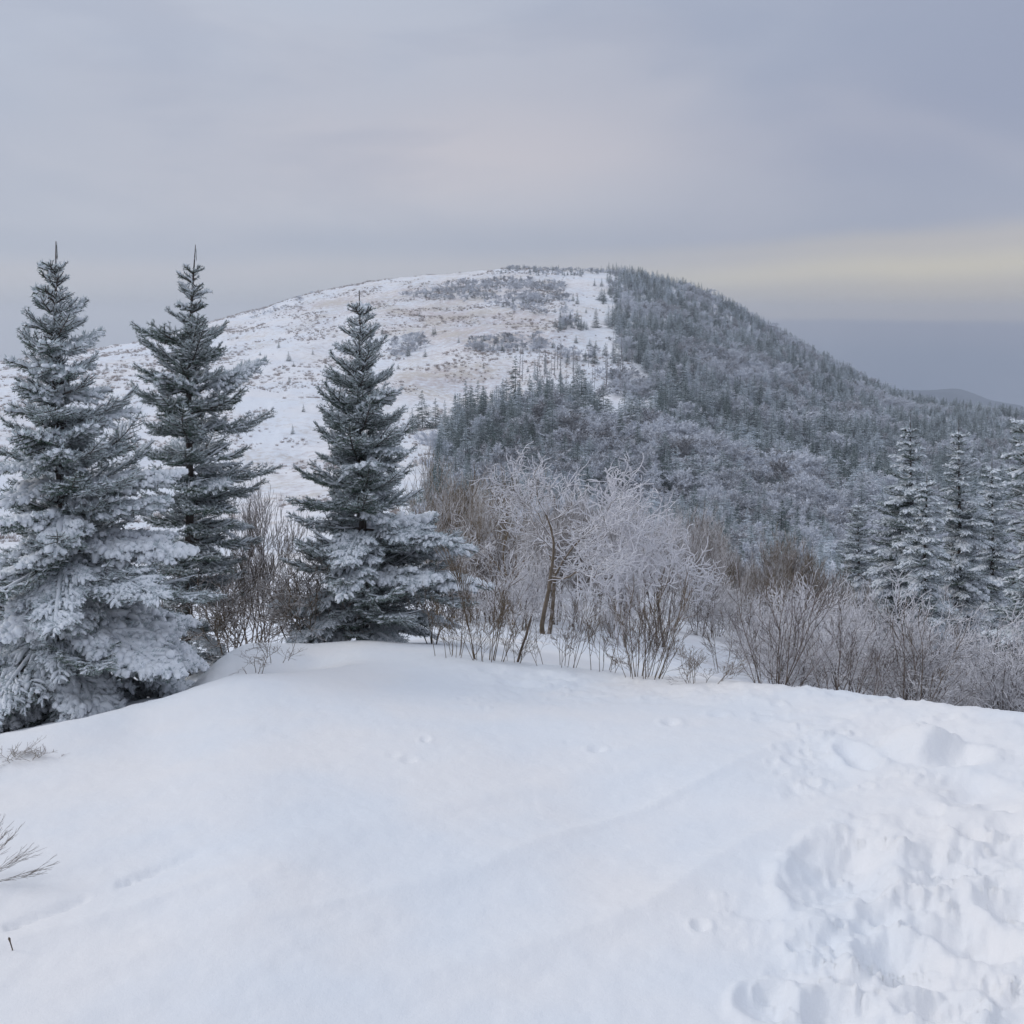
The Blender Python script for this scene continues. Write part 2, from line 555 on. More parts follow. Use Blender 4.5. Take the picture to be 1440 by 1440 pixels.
dent(797, 1046, 14, 6, 0, 0.015, 0.2)
dent(730, 966, 60, 12, 0, 0.03, 0.4)
dent(828, 983, 46, 10, 0, 0.03, 0.4)
dent(915, 985, 26, 8, 0, 0.03, 0.4)
dent(780, 958, 50, 10, 0, 0.03, 0.4)
dent(1010, 1010, 30, 9, 0, 0.02, 0.4)
dent(1075, 1015, 30, 9, 0, 0.02, 0.4)
dent(1160, 1020, 45, 10, 0, 0.025, 0.4)
dent(1330, 1010, 30, 8, 0, 0.025, 0.4)
dent(1110, 1075, 22, 14, 0, 0.02, 0.4)
dent(1140, 1105, 26, 10, 0, 0.02, 0.4)
for i in range(80):
    px = rnd.uniform(1000, 1500); py = rnd.uniform(1120, 1450)
    if px < 1080 and py < 1330: continue
    if px + (py - 1120) * 0.5 < 1200: continue
    dent(px, py, rnd.uniform(14, 46), rnd.uniform(8, 24), rnd.uniform(-60, 60), rnd.uniform(0.005, 0.018), 0.5)
for i in range(34):
    dent(rnd.uniform(640, 1300), rnd.uniform(955, 1010) + 0.0, rnd.uniform(10, 30), rnd.uniform(3, 8), rnd.uniform(-20, 20), rnd.uniform(0.005, 0.02), 0.6)
for i in range(16):
    dent(rnd.uniform(1080, 1250), rnd.uniform(1020, 1120), rnd.uniform(8, 22), rnd.uniform(4, 10), rnd.uniform(-40, 40), rnd.uniform(0.008, 0.02), 0.6)


def near_detail(x, y):
    r = np.hypot(x, y)
    z = np.zeros_like(x)
    wob = fbm(x * 9, y * 9, 3)
    for (fx, fy, rx, ry, an, dp, rim) in feats:
        m_ = (np.abs(x - fx) < 3 * max(rx, ry)) & (np.abs(y - fy) < 3 * max(rx, ry))
        if not m_.any(): continue
        dx_ = x[m_] - fx; dy_ = y[m_] - fy
        c, s = math.cos(an), math.sin(an)
        a = (dx_ * c + dy_ * s) / rx; b = (-dx_ * s + dy_ * c) / ry
        d = np.sqrt(a * a + b * b) * (1 + 0.16 * wob[m_]) + 0.10 * wob[m_]
        z[m_] += -dp * 0.56 * (1 - sstep(0.15, 1.25, d)) + dp * 0.7 * rim * np.exp(-((d - 1.35) / 0.28) ** 2)
    px_, py_ = to_px(x, y, H0(x, y))
    # churned snow at the right, lower corner
    tr = sstep(1000, 1330, px_ + (py_ - 1200) * 0.35 + 120 * fbm(x * 2, y * 2, 3)) * sstep(1090, 1220, py_)
    tr = np.maximum(tr, 0.45 * sstep(1040, 1130, px_) * sstep(985, 1010, py_) * (1 - sstep(1100, 1160, py_)))
    tr = np.maximum(tr, 0.5 * sstep(620, 700, px_) * sstep(930, 950, py_) * (1 - sstep(985, 1010, py_)))
    ch = fbm(x * 7 + 5, y * 7, 4, 0.55)
    z += tr * (0.042 * ch + 0.014 * np.abs(fbm(x * 22, y * 22 + 3, 3)))
    z += tr * 0.048 * np.clip(fbm(x * 20 + 8, y * 20, 4, 0.6) - 0.03, 0, 1) * sstep(-0.2, 0.3, fbm(x * 5, y * 5 + 4, 2))
    # wind-packed undulation of the smooth part
    z += (1 - tr) * 0.035 * fbm(x * 0.9 + y * 0.5, y * 0.8 - x * 0.3 + 9, 2) * sstep(1.2, 3, r)
    z += 0.004 * fbm(x * 16, y * 16, 2)
    # sastrugi: low wind-cut ridges running up to the right
    a_ = (x * 0.78 + y * 0.62); b_ = (-x * 0.62 + y * 0.78)
    sas = 1 - 2.2 * np.abs(fbm(a_ * 0.45 + 3, b_ * 2.1 + 0.25 * fbm(x, y, 2), 3))
    z += 0.015 * np.clip(sas, 0, 1) ** 2 * (1 - tr) * sstep(1.3, 2.2, r) * (0.3 + sstep(-0.2, 0.3, fbm(x * 0.5 + 6, y * 0.5, 2)))
    # a low crusted step running across the middle, and a ridged drift line at the left
    stp = sstep(1122, 1136, py_ + 14 * fbm(x * 2, y * 2, 2)) * (1 - sstep(1140, 1330, py_))
    z += -0.014 * stp * sstep(740, 860, px_) * (1 - sstep(1020, 1180, px_))
    ln = py_ - (1318 - (px_ + 10) * 0.385)
    z += -0.024 * np.exp(-(ln / 5.0) ** 2) * sstep(-0.15, 0.05, fbm(x * 5, y * 5, 2)) * sstep(-60, 20, px_) * (1 - sstep(245, 295, px_)) * (0.6 + 0.8 * np.abs(fbm(x * 30, y * 30, 2)))
    z += 0.02 * sstep(-10, 90, ln) * (1 - sstep(60, 620, px_))
    # drift bank before the trees: a hollow lies behind it
    bank_y = np.interp(px_, [-300, 0, 120, 230, 330, 440, 520], [1075, 1040, 1015, 988, 952, 945, 944])
    hol = np.exp(-((py_ - (bank_y - 24)) / 16.0) ** 2) * (1 - sstep(430, 520, px_))
    z += -0.11 * hol
    z += 0.05 * np.exp(-((py_ - bank_y - 14) / 24.0) ** 2) * (1 - sstep(430, 560, px_))
    return z * (1 - sstep(7.6, 9.0, r))


a_in = np.linspace(-R(32), R(32), 560)
a_out = np.linspace(R(32), R(328), 110)[1:-1]
AZ = np.concatenate([a_in, a_out])
NA = len(AZ)


def polar(rs, name, mat, detail=None, attr=False, centre=False):
    rr, aa = np.meshgrid(rs, AZ, indexing='ij')
    x = rr * np.sin(aa); y = rr * np.cos(aa)
    z = H(x, y)
    if detail is not None: z = z + detail(x.ravel(), y.ravel()).reshape(x.shape)
    v = np.stack([x, y, z], -1).reshape(-1, 3)
    i = np.arange(len(rs) - 1)[:, None] * NA; j = np.arange(NA)[None, :]
    jn = (j + 1) % NA
    f = np.stack([i + j, i + jn, i + NA + jn, i + NA + j], -1).reshape(-1, 4)[:, ::-1]
    at_ = None
    if attr:
        px_, py_ = to_px(x.ravel(), y.ravel(), z.ravel())
        gr = np.zeros(len(px_))
        for (cx, cy, sx, sy, k) in ((640, 450, 150, 45, 0.65), (640, 540, 120, 28, 0.6), (480, 425, 90, 16, 0.5), (330, 470, 60, 25, 0.25),
                                    (700, 400, 120, 14, 0.45), (720, 460, 120, 30, 0.3), (440, 640, 80, 40, 0.25), (60, 560, 120, 60, 0.15),
                                    (900, 545, 40, 12, 0.5)):
            gr += k * np.exp(-((px_ - cx) / sx) ** 2 - ((py_ - cy) / sy) ** 2)
        gr = np.where(y.ravel() > 0, gr, 0.2)
        gr *= sstep(60, 150, np.hypot(x.ravel(), y.ravel()))
        at_ = {'grass': np.clip(gr, 0, 1)}
    me = mesh_np(name, v, f, [mat], attr=at_, smooth=True)
    return link(name, me)


rs_near = np.concatenate([[0.05, 0.4, 0.8, 1.2, 1.5], np.exp(np.linspace(math.log(1.7), math.log(9.5), 300))])
rs_far = np.exp(np.linspace(math.log(9.5), math.log(760), 290))
rs_val = np.exp(np.linspace(math.log(760), math.log(2480), 70))
tag(polar(rs_near, 'snow_ground', M_SNOW, near_detail), kind='structure')
tag(polar(rs_far, 'mountain', M_HILL, attr=True), kind='structure')
tag(polar(rs_val, 'distant_hills', M_LAND), kind='structure')

# ------------------------------------------------------------------ tubes and shoots
def tubes(P, rad, sides=3, jitter=None):
    """P (S,K,3) polylines, rad (S,K) radii -> verts, quads"""
    S, K, _ = P.shape
    T = np.gradient(P, axis=1)
    T /= np.linalg.norm(T, axis=2, keepdims=True) + 1e-9
    ref = np.where(np.abs(T[..., 2:3]) > 0.9, np.array([1.0, 0, 0]), np.array([0, 0, 1.0]))
    A = np.cross(T, ref); A /= np.linalg.norm(A, axis=2, keepdims=True) + 1e-9
    B = np.cross(T, A)
    th = np.arange(sides) * 2 * np.pi / sides
    rr = rad[..., None] * np.ones(sides)
    if jitter is not None: rr = rr * (1 + jitter * (RNG.random(rr.shape) - 0.5))
    V = P[:, :, None, :] + rr[..., None] * (np.cos(th)[:, None] * A[:, :, None, :] + np.sin(th)[:, None] * B[:, :, None, :])
    V = V.reshape(-1, 3)
    base = (np.arange(S)[:, None, None] * K + np.arange(K - 1)[None, :, None]) * sides
    k = np.arange(sides)[None, None, :]; kn = (k + 1) % sides
    f = np.stack([base + k, base + kn, base + sides + kn, base + sides + k], -1).reshape(-1, 4)
    return V, f


def quads_to_tris(f):
    return np.concatenate([f[:, [0, 1, 2]], f[:, [0, 2, 3]]])


def resample(pts, k):
    pts = np.asarray(pts, float)
    d = np.concatenate([[0], np.cumsum(np.linalg.norm(np.diff(pts, axis=0), axis=1))])
    t = np.linspace(0, d[-1], k)
    return np.stack([np.interp(t, d, pts[:, i]) for i in range(3)], 1)


def bough_mesh(L, laden, seed, step=0.0036):
    """a spruce bough along +X, up +Z: shoots on both sides, needles all round them, rime and snow on top"""
    rg = np.random.default_rng(seed)
    K = 5
    lines = []
    droop = rg.uniform(0.10, 0.22) * (1.0, 1.6, 2.3)[laden]
    tip = rg.uniform(0.05, 0.12) if laden else rg.uniform(0.14, 0.30)
    sway = rg.uniform(-0.08, 0.08)
    def axis(t):
        t = np.asarray(t)
        return np.stack([L * t * (1 - 0.05 * t), L * sway * t * t, L * (-droop * t ** 1.5 + tip * t ** 3)], -1)
    lines.append(axis(np.linspace(0, 1, K)))
    n = max(4, int(L / 0.040))
    for i in range(n):
        t = 0.10 + 0.88 * (i + rg.uniform(-0.3, 0.3)) / n
        p = axis(t); tg = axis(min(1, t + 0.02)) - axis(t); tg /= np.linalg.norm(tg)
        env = (0.40 * (1 - t) ** 0.95 * min(1, 0.35 + t * 2.6))
        for sd in (-1, 1):
            if rg.random() < 0.08: continue
            ln = L * env * rg.uniform(0.7, 1.15) + 0.035
            an = R(rg.uniform(42, 62))
            d = np.array([math.cos(an), sd * math.sin(an), rg.uniform(-0.30, 0.30) - (0.18 if laden else -0.04)])
            q = np.linspace(0, 1, 4)[:, None]
            crv = np.array([0.25, -0.12 * sd, -0.18 if laden else 0.22]) * ln
            pl = p + q * d * ln + q ** 2 * crv * 0.6
            lines.append(resample(pl, K))
            if ln > 0.09:
                m_ = int(ln / 0.038)
                for j in range(m_):
                    tt = 0.18 + 0.75 * (j + rg.uniform(-0.3, 0.3)) / m_
                    pp = p + tt * d * ln + tt ** 2 * crv * 0.6
                    for s2 in (-1, 1):
                        if rg.random() < 0.2: continue
                        l2 = ln * 0.42 * (1 - tt) * rg.uniform(0.6, 1.2) + 0.022
                        a2 = an * sd + s2 * R(rg.uniform(38, 55))
                        d2 = np.array([math.cos(a2), math.sin(a2), rg.uniform(-0.3, 0.2) - (0.22 if laden else 0.02)])
                        q5 = np.linspace(0, 1, K)[:, None]
                        lines.append(pp + q5 * d2 * l2 + q5 ** 2 * np.array([0.1, 0, -0.12 if laden else 0.03]) * l2)
    P = np.array(lines)                                    # (S,K,3)
    seg = np.linalg.norm(np.diff(P, axis=1), axis=2)
    tot = seg.sum(1)
    S = len(P)
    # wood
    rad = (0.0022 + 0.004 * (tot / max(L, 0.1))[:, None]) * np.linspace(1, 0.5, K)[None, :]
    rad[0] = np.linspace(0.006 + 0.010 * L, 0.002, K)
    Vw, fw = tubes(P, rad, 3); fw = quads_to_tris(fw)
    # needles
    cnt = np.maximum(3, (tot / step).astype(int))
    si = np.repeat(np.arange(S), cnt)
    u_ = rg.random(len(si)) ** 0.9 * (K - 1) * 0.999
    k = u_.astype(int); fr = (u_ - k)[:, None]
    p = P[si, k] * (1 - fr) + P[si, k + 1] * fr
    T = P[si, k + 1] - P[si, k]; T /= np.linalg.norm(T, axis=1, keepdims=True) + 1e-9
    keep = ~((si == 0) & (u_ < 0.18 * (K - 1)))
    p, T, si = p[keep], T[keep], si[keep]
    N = rg.normal(size=p.shape)
    N -= (N * T).sum(1, keepdims=True) * T
    N /= np.linalg.norm(N, axis=1, keepdims=True) + 1e-9
    up = N[:, 2]
    nl = rg.uniform(0.013, 0.021, len(p)) * (1 + (0.75 if laden else 0.15) * np.clip(up, 0, 1))
    nw = rg.uniform(0.0032, 0.0050, len(p)) * (1 + (1.6 if laden else 0.7) * np.clip(up + 0.3, 0, 1))
    D = 0.62 * T + 0.8 * N + rg.normal(size=p.shape) * 0.12
    D /= np.linalg.norm(D, axis=1, keepdims=True)
    sdv = np.cross(D, rg.normal(size=p.shape)); sdv /= np.linalg.norm(sdv, axis=1, keepdims=True) + 1e-9
    off = N * 0.003
    if laden: off = off + np.clip(up, 0, 1)[:, None] * np.array([0, 0, 0.024 if laden == 2 else 0.011])
    v0 = p + off + sdv * nw[:, None] * 0.5; v1 = p + off - sdv * nw[:, None] * 0.5; v2 = p + off + D * nl[:, None]
    Vn = np.stack([v0, v1, v2], 1).reshape(-1, 3)
    fn = np.arange(len(Vn)).reshape(-1, 3)
    cl = fbm(p[:, 0] * 7 + seed, p[:, 1] * 7, 2)
    rime = 0.50 - (0.10 if laden else 0) + (0.55 if laden else 0.36) * up + 0.35 * cl + rg.normal(size=len(p)) * 0.12 + (0.16 if laden else 0) + (0.12 if L < 0.3 else 0)
    rn = np.repeat(rime, 3)
    V = [Vw, Vn]; Fc = [fw, fn + len(Vw)]
    mi = [np.ones(len(fw), int), np.zeros(len(fn), int)]
    at_ = [np.full(len(Vw), 0.2), rn]
    o = len(Vw) + len(Vn)
    # snow lying along the shoots
    frac = 0.85 if laden else 0.30
    sel = rg.random(S) < frac
    if sel.any():
        Q = P[sel].copy()
        jit = rg.uniform(0.5, 1.35, Q.shape[:2])
        base_r = (0.024 if laden == 2 else (0.0125 if laden else 0.0065))
        rr = base_r * jit * np.sin(np.linspace(0.35, 2.85, K))[None, :] + 0.001
        Q[..., 2] += rr * 0.75 + 0.003
        Vp, fp = tubes(Q, rr, 5, 0.5); fp = quads_to_tris(fp)
        V.append(Vp); Fc.append(fp + o); mi.append(np.full(len(fp), 2)); at_.append(np.full(len(Vp), 0.6)); o += len(Vp)
    me = mesh_np('bough', np.concatenate(V), np.concatenate(Fc), [M_NEEDLE, M_BARK, M_PAD], np.concatenate(mi),
                 {'rime': np.clip(np.concatenate(at_), 0, 1.3)})
    return me


CLS = [0.10, 0.17, 0.27, 0.40, 0.58, 0.80, 1.05]
BOUGH = {}
for laden in (0, 1, 2):
    for ci, L in enumerate(CLS):
        BOUGH[laden, ci] = [bough_mesh(L, laden, 100 * ci + 10 * v + laden, 0.0036 if ci < 5 else 0.0042) for v in range(3 if ci < 6 else 2)]


def interp_prof(prof, y):
    ys = [p[0] for p in prof]
    return np.interp(y, ys, [p[1] for p in prof]), np.interp(y, ys, [p[2] for p in prof])


def conifer(label, top, base_px, r, prof, seed, laden=0.0, rime=0.5, brown=0.0, gap=0.0, spacing=0.075, group=None, name='spruce_tree', per=5,
            pitch=(48, 8, -14), bare_below=None, low_laden=True, heavy=0.0):
    """top (px, py); base_px column of the foot; prof [(py, halfwidth left, halfwidth right)] in photo pixels"""
    rg = random.Random(seed)
    bx, by, bz = at(base_px, 900, r)
    root = link(name, None); root.location = (bx, by, bz - 0.08)
    tag(root, label, 'tree', group)
    az, tn = px_az_tan(top[0], top[1])
    zt = EYE + r * float(tn)
    lean = (r * math.sin(az) - bx, r * math.cos(az) - by)
    hgt = zt - (bz - 0.08)
    n = 12
    ts = np.linspace(0, 1, n)
    P = np.stack([lean[0] * ts ** 1.3 + 0.012 * np.sin(ts * 9 + seed), 0.01 * np.sin(ts * 7), hgt * ts], 1)
    rad = (0.006 + 0.012 * hgt) * (1 - ts) ** 0.85 + 0.0025
    V, f = tubes(P[None], rad[None], 8, 0.12)
    tr = link('trunk', mesh_np('trunk', V, f, [M_BARK], smooth=True), root)
    tr.color = (0.5, 0, 0, 1)
    # boughs
    z = hgt * 0.945
    k = 0
    phase = rg.uniform(0, 6.28)
    while z > 0.10:
        t = z / hgt
        _, py = to_px(bx, by, bz - 0.08 + z)
        hl, hr = interp_prof(prof, float(py))
        mean = (hl + hr) / 2 * r / F
        nb = 3 if mean < 0.05 else (4 if mean < 0.12 else per)
        full = nb
        if mean > 0.16: nb += 3        # short shoots between the whorls
        for j in range(nb):
            if rg.random() < gap: continue
            phi = phase + j * 2 * math.pi / (full if j < full else 3) + rg.uniform(-0.4, 0.4)
            c = math.cos(phi)
            hw = (hl if c < 0 else hr) * abs(c) + (hl + hr) / 2 * (1 - abs(c))
            L = max(0.035, hw * r / F * (rg.uniform(0.80, 1.12) if rg.random() > 0.15 else rg.uniform(0.5, 0.8)))
            if j >= full: L *= rg.uniform(0.3, 0.55)
            if bare_below and z < bare_below * hgt and rg.random() < 0.5: continue
            pt = np.interp(t, [0, 0.45, 1], [pitch[2], pitch[1], pitch[0]]) + rg.uniform(-12, 12)
            Lf = L / max(0.7, math.cos(R(pt)))
            ci = int(np.argmin([abs(math.log(Lf / c_)) for c_ in CLS]))
            # real droop differs with load
            ld = 1 if rg.random() < laden * (1.25 - 0.9 * t if low_laden else 1) else 0
            if ld and heavy and t < 0.55 and ci >= 2 and rg.random() < heavy: ld = 2
            me = BOUGH[ld, ci][rg.randrange(len(BOUGH[ld, ci]))]
            b = link('bough', me, root)
            zz = z + rg.uniform(-0.018, 0.018)
            if j >= full: zz -= spacing * 0.55
            tx = np.interp(zz / hgt, ts, P[:, 0]); ty = np.interp(zz / hgt, ts, P[:, 1])
            rise = -math.sin(R(pt)) * Lf * 0.35
            b.location = (tx, ty, max(0.06, min(hgt * 0.99, zz + rise)))
            b.rotation_euler = (rg.uniform(-0.25, 0.25), -R(pt), phi)
            s = Lf / CLS[ci]
            b.scale = (s, s, s)
            b.color = (min(1, max(0, rime + 0.10 + rg.uniform(-0.17, 0.17) + 0.20 * c * (1 if laden > 0.5 else 0.3))), 0, max(0, brown + rg.uniform(-0.1, 0.1)), 1)
        phase += 0.9
        z -= spacing * (0.36 + 0.74 * min(1, mean / 0.3)) * rg.uniform(0.85, 1.15)
        k += 1
    # leader
    b = link('leader', BOUGH[0, 0][0], root)
    b.location = (P[-1, 0], P[-1, 1], hgt * 0.965); b.rotation_euler = (0, -R(88), 0); b.scale = (0.8, 0.14, 0.14)
    b.color = (0.3, 0, 0.1, 1)
    return root


conifer('big snow-laden spruce at the left edge, leaning boughs plastered with snow down to the ground', (80, 340), 92, 6.7,
        [(340, 2, 2), (375, 14, 12), (410, 22, 26), (440, 30, 38), (470, 42, 56), (520, 52, 62), (560, 62, 82), (600, 66, 118), (650, 84, 142),
         (700, 90, 160), (760, 120, 190), (820, 150, 222), (900, 175, 236), (960, 160, 205), (1010, 140, 170)], 11, laden=0.72, rime=0.55, spacing=0.130, heavy=0.5,
        pitch=(46, 4, -20), per=8)
conifer('tall darker spruce with uneven horizontal boughs, second from the left', (277, 345), 262, 8.4,
        [(345, 2, 2), (372, 10, 9), (395, 20, 22), (425, 24, 22), (445, 22, 20), (458, 50, 34), (485, 82, 66), (510, 78, 90), (550, 80, 108),
         (575, 76, 90), (600, 92, 124), (650, 88, 130), (700, 70, 126), (760, 70, 110), (820, 74, 105), (880, 80, 90), (910, 60, 70)], 23,
        laden=0.12, rime=0.50, brown=0.06, gap=0.08, spacing=0.150, pitch=(40, 4, -12), per=7, bare_below=0.22)
conifer('frosted spruce with upswept boughs standing alone before the open slope, third from the left', (503, 408), 512, 8.0,
        [(408, 2, 2), (435, 14, 18), (470, 26, 30), (500, 36, 44), (540, 60, 52), (580, 66, 74), (620, 80, 104), (660, 86, 116), (700, 100, 130), (735, 118, 158),
         (780, 128, 186), (820, 124, 180), (860, 136, 160), (905, 120, 120)], 37,
        laden=0.30, rime=0.56, brown=0.05, gap=0.03, spacing=0.135, pitch=(44, 14, -10), per=8, heavy=0.35)
FR = 'snow-laden firs rising from the thicket on the right'
conifer('taller snow-shelved fir in the thicket at the right', (1277, 582), 1285, 15.5,
        [(582, 2, 2), (620, 14, 14), (660, 34, 26), (720, 56, 40), (790, 66, 52), (850, 66, 56), (900, 56, 50)], 41, laden=0.55, rime=0.50, spacing=0.125, group=FR,
        name='fir_tree', pitch=(20, -6, -18), low_laden=False, per=6, heavy=0.3)
conifer('lower fir with bright snow shelves just right of and before the taller fir', (1300, 660), 1302, 13.5,
        [(660, 2, 2), (700, 16, 18), (760, 30, 28), (820, 40, 36), (880, 46, 44), (930, 40, 40)], 43, laden=0.6, rime=0.52, spacing=0.125, group=FR,
        name='fir_tree', pitch=(20, -6, -18), low_laden=False, per=6, heavy=0.3)
conifer('slim fir with clumped snow at its top, between the fir pair and the right edge', (1345, 588), 1350, 17,
        [(588, 2, 2), (615, 14, 16), (650, 20, 22), (690, 26, 40), (740, 36, 50), (800, 40, 50), (860, 36, 40)], 47, laden=0.55, rime=0.55, spacing=0.125, group=FR,
        name='fir_tree', gap=0.1, pitch=(20, -8, -18), low_laden=False, per=6, heavy=0.3)
conifer('fir with thick snow clumps cut off by the right edge', (1446, 565), 1450, 9.5,
        [(565, 4, 4), (590, 22, 18), (640, 30, 26), (700, 36, 34), (780, 22, 40), (830, 40, 60), (900, 60, 60), (960, 56, 60)], 53, laden=0.6, rime=0.52, spacing=0.12, group=FR,
        name='fir_tree', gap=0.15, pitch=(16, -8, -22), low_laden=False, per=6, heavy=0.3)
conifer('low rounded fir half hidden in frosted twigs below the edge fir', (1392, 640), 1396, 19,
        [(640, 3, 3), (680, 18, 20), (740, 26, 30), (800, 34, 34), (870, 34, 34)], 59, laden=0.7, rime=0.50, spacing=0.13, group=FR,
        name='fir_tree', gap=0.1, pitch=(20, -6, -16), low_laden=False, per=6, heavy=0.3)
conifer('short bluish fir poking up at the left of the fir pair', (1205, 700), 1208, 30,
        [(700, 3, 3), (730, 18, 18), (770, 30, 30), (830, 34, 34)], 61, laden=0.5, rime=0.5, spacing=0.13, group=FR,
        name='fir_tree', gap=0.12, pitch=(24, 0, -14), low_laden=False, per=6, heavy=0.3)

# ------------------------------------------------------------------ bare trees and shrubs
def grow(rg, p, d, ln, rad, depth, out, up=0.25, curl=0.35, nchild=(3, 5), ratio=0.62, spread=50, K=5, minlen=0.05, t0=0.25, level=0):
    """recursive branch: appends (level, polyline, r0, r1)"""
    pts = [p.copy()]
    st = ln / (K - 1)
    for i in range(K - 1):
        d = d + rg.normal(size=3) * curl * (0.22 if level == 0 else 0.5) + np.array([0, 0, up * 0.3])
        d /= np.linalg.norm(d)
        pts.append(pts[-1] + d * st)
    pts = np.array(pts)
    r1 = rad * (0.55 if depth > 0 else 0.35)
    out.append((level, pts, rad, r1))
    if depth == 0 or ln < minlen: return
    n = rg.integers(nchild[0], nchild[1] + 1)
    for c in range(n):
        tt0 = 0.62 if (level == 0 and curl > 0.5) else t0
        t = tt0 + (1 - tt0) * (c + rg.uniform(0.2, 1.0)) / n if n > 1 else 1
        t = min(t, 1.0)
        q = t * (K - 1) * 0.999; k = int(q); fr = q - k
        pp = pts[k] * (1 - fr) + pts[k + 1] * fr
        tg = pts[k + 1] - pts[k]; tg /= np.linalg.norm(tg)
        nn = rg.normal(size=3); nn -= nn.dot(tg) * tg; nn /= np.linalg.norm(nn)
        an = R(rg.uniform(spread * 0.55, spread * 1.2))
        dd = tg * math.cos(an) + nn * math.sin(an)
        grow(rg, pp, dd, ln * ratio * rg.uniform(0.7, 1.2), max(0.0016, (rad * (1 - t) + r1 * t) * 0.72), depth - 1, out, up, curl,
             nchild, ratio, spread, K, minlen, t0, level + 1)
    # the branch goes on past its end
    grow(rg, pts[-1], d, ln * ratio, r1, depth - 1, out, up, curl, nchild, ratio, spread, K, minlen, t0, level + 1)


def branches_to_mesh(name, br, mat, rmin=0.002, sides=3, rime0=0.45, rime_twig=0.25):
    P = np.array([b[1] for b in br])
    K = P.shape[1]
    r0 = np.maximum(np.array([b[2] for b in br]), rmin); r1 = np.maximum(np.array([b[3] for b in br]), rmin * 0.8)
    rad = r0[:, None] + (r1 - r0)[:, None] * np.linspace(0, 1, K)[None, :]
    V, f = tubes(P, rad, sides)
    lv = np.array([b[0] for b in br], float)
    at_ = np.repeat(np.clip(rime0 - 0.3 + rime_twig * (lv / 3.0), 0, 1), K * sides)
    return mesh_np(name, V, quads_to_tris(f), [mat], attr={'rime': at_})


def bare_proto(seed, h=2.4, stems=3, depth=4, curl=0.32, up=0.3, spread=42, rmin=0.0035, rad=0.02, ratio=0.62, nchild=(3, 4), lean=0.25, mat=None, rime=0.45, t0=0.3, first=0.5):
    rg = np.random.default_rng(seed)
    out = []
    for s in range(stems):
        a = rg.uniform(0, 2 * math.pi)
        l_ = lean * rg.uniform(0.4, 1.3)
        d = np.array([math.cos(a) * l_, math.sin(a) * l_, 1.0]); d /= np.linalg.norm(d)
        p = np.array([math.cos(a) * 0.05, math.sin(a) * 0.05, -0.1])
        grow(rg, p, d, h * first * rg.uniform(0.85, 1.15), rad * rg.uniform(0.7, 1.1), depth, out, up, curl, nchild, ratio, spread, 5, 0.05, t0)
    zt = max(b[1][:, 2].max() for b in out)
    k = h / zt
    out = [(l, p * k, a * k, b * k) for (l, p, a, b) in out]
    if curl > 0.55: out = [b for b in out if b[0] < 1 or b[1][:, 2].mean() > (0.30 + 0.10 * rg.random()) * h]
    tr = [b for b in out if b[0] <= 1]; tw = [b for b in out if b[0] > 1]
    mat = mat or M_TWIG
    m1 = branches_to_mesh('trunk', tr, mat, 0.004, 5 if rad > 0.02 else 4, rime * 0.75, 0.1)
    m2 = branches_to_mesh('crown', tw, mat, rmin, 3, rime, 0.28)
    return m1, m2


def plant(protos, label, cat, name, x, y, z, s, rot, color, group, sz=1.0, parts=('trunk', 'crown')):
    root = link(name, None)
    root.location = (x, y, z - 0.02); root.rotation_euler = (0, 0, rot); root.scale = (s, s, s * sz)
    tag(root, label, cat, group)
    for me, pn in zip(protos, parts):
        o = link(pn, me, root); o.color = color
    return root


# the two gnarled, heavily rimed trees in the middle
heroA = bare_proto(211, h=2.35, stems=2, depth=5, curl=0.60, up=0.14, spread=58, rmin=0.0058, rad=0.030, ratio=0.66, nchild=(2, 3), lean=0.35, rime=0.62, first=0.42)
heroB = bare_proto(223, h=2.5, stems=3, depth=5, curl=0.60, up=0.14, spread=60, rmin=0.0080, rad=0.030, ratio=0.67, nchild=(2, 3), lean=0.42, rime=0.80, first=0.50)
x, y, z = at(772, 880, 11.2)
plant(heroA, 'gnarled thorny tree with rimed tangled twigs, left of the whitest crown', 'tree', 'bare_tree', x, y, z, 0.90, 0.3, (0.44, 0, 0.35, 1), None)
x, y, z = at(880, 885, 11.6)
plant(heroB, 'gnarled tree with the whitest rimed crown in the middle of the thicket', 'tree', 'bare_tree', x, y, z, 0.86, 2.2, (0.72, 0, 0.0, 1), None)
x, y, z = at(716, 860, 13.0)
plant(heroA, 'slender bare tree with brownish tangled twigs left of the gnarled pair', 'tree', 'bare_tree', x, y, z, 0.74, 3.6, (0.34, 0, 0.6, 1), None)
x, y, z = at(930, 870, 12.8)
plant(heroB, 'bare tree with drooping rimed twigs at the right of the whitest crown', 'tree', 'bare_tree', x, y, z, 0.72, 4.4, (0.5, 0, 0.1, 1), None)
x, y, z = at(640, 850, 15.0)
plant(heroA, 'low brown tangled tree just right of the frosted spruce', 'tree', 'bare_tree', x, y, z, 0.66, 5.1, (0.2, 0, 0.9, 1), None)

# thicket: slim upright saplings and bushy shrubs
SAP = [bare_proto(300 + i, h=2.6, stems=2 + i % 3, depth=4, curl=0.22, up=0.45, spread=34, rmin=0.0034, rad=0.016, ratio=0.60, nchild=(3, 4), lean=0.20, rime=0.40, first=0.55) for i in range(6)]
BUSH = [bare_proto(340 + i, h=1.5, stems=6 + i % 4, depth=3, curl=0.50, up=0.16, spread=50, rmin=0.0042, rad=0.011, ratio=0.64, nchild=(3, 4), lean=0.55, rime=0.50, first=0.5) for i in range(6)]
rg = random.Random(77)
GT = 'bare rimed saplings of the thicket'
GB = 'frosted bushes of the thicket'
count = {'s': 0, 'b': 0}


USED = {}


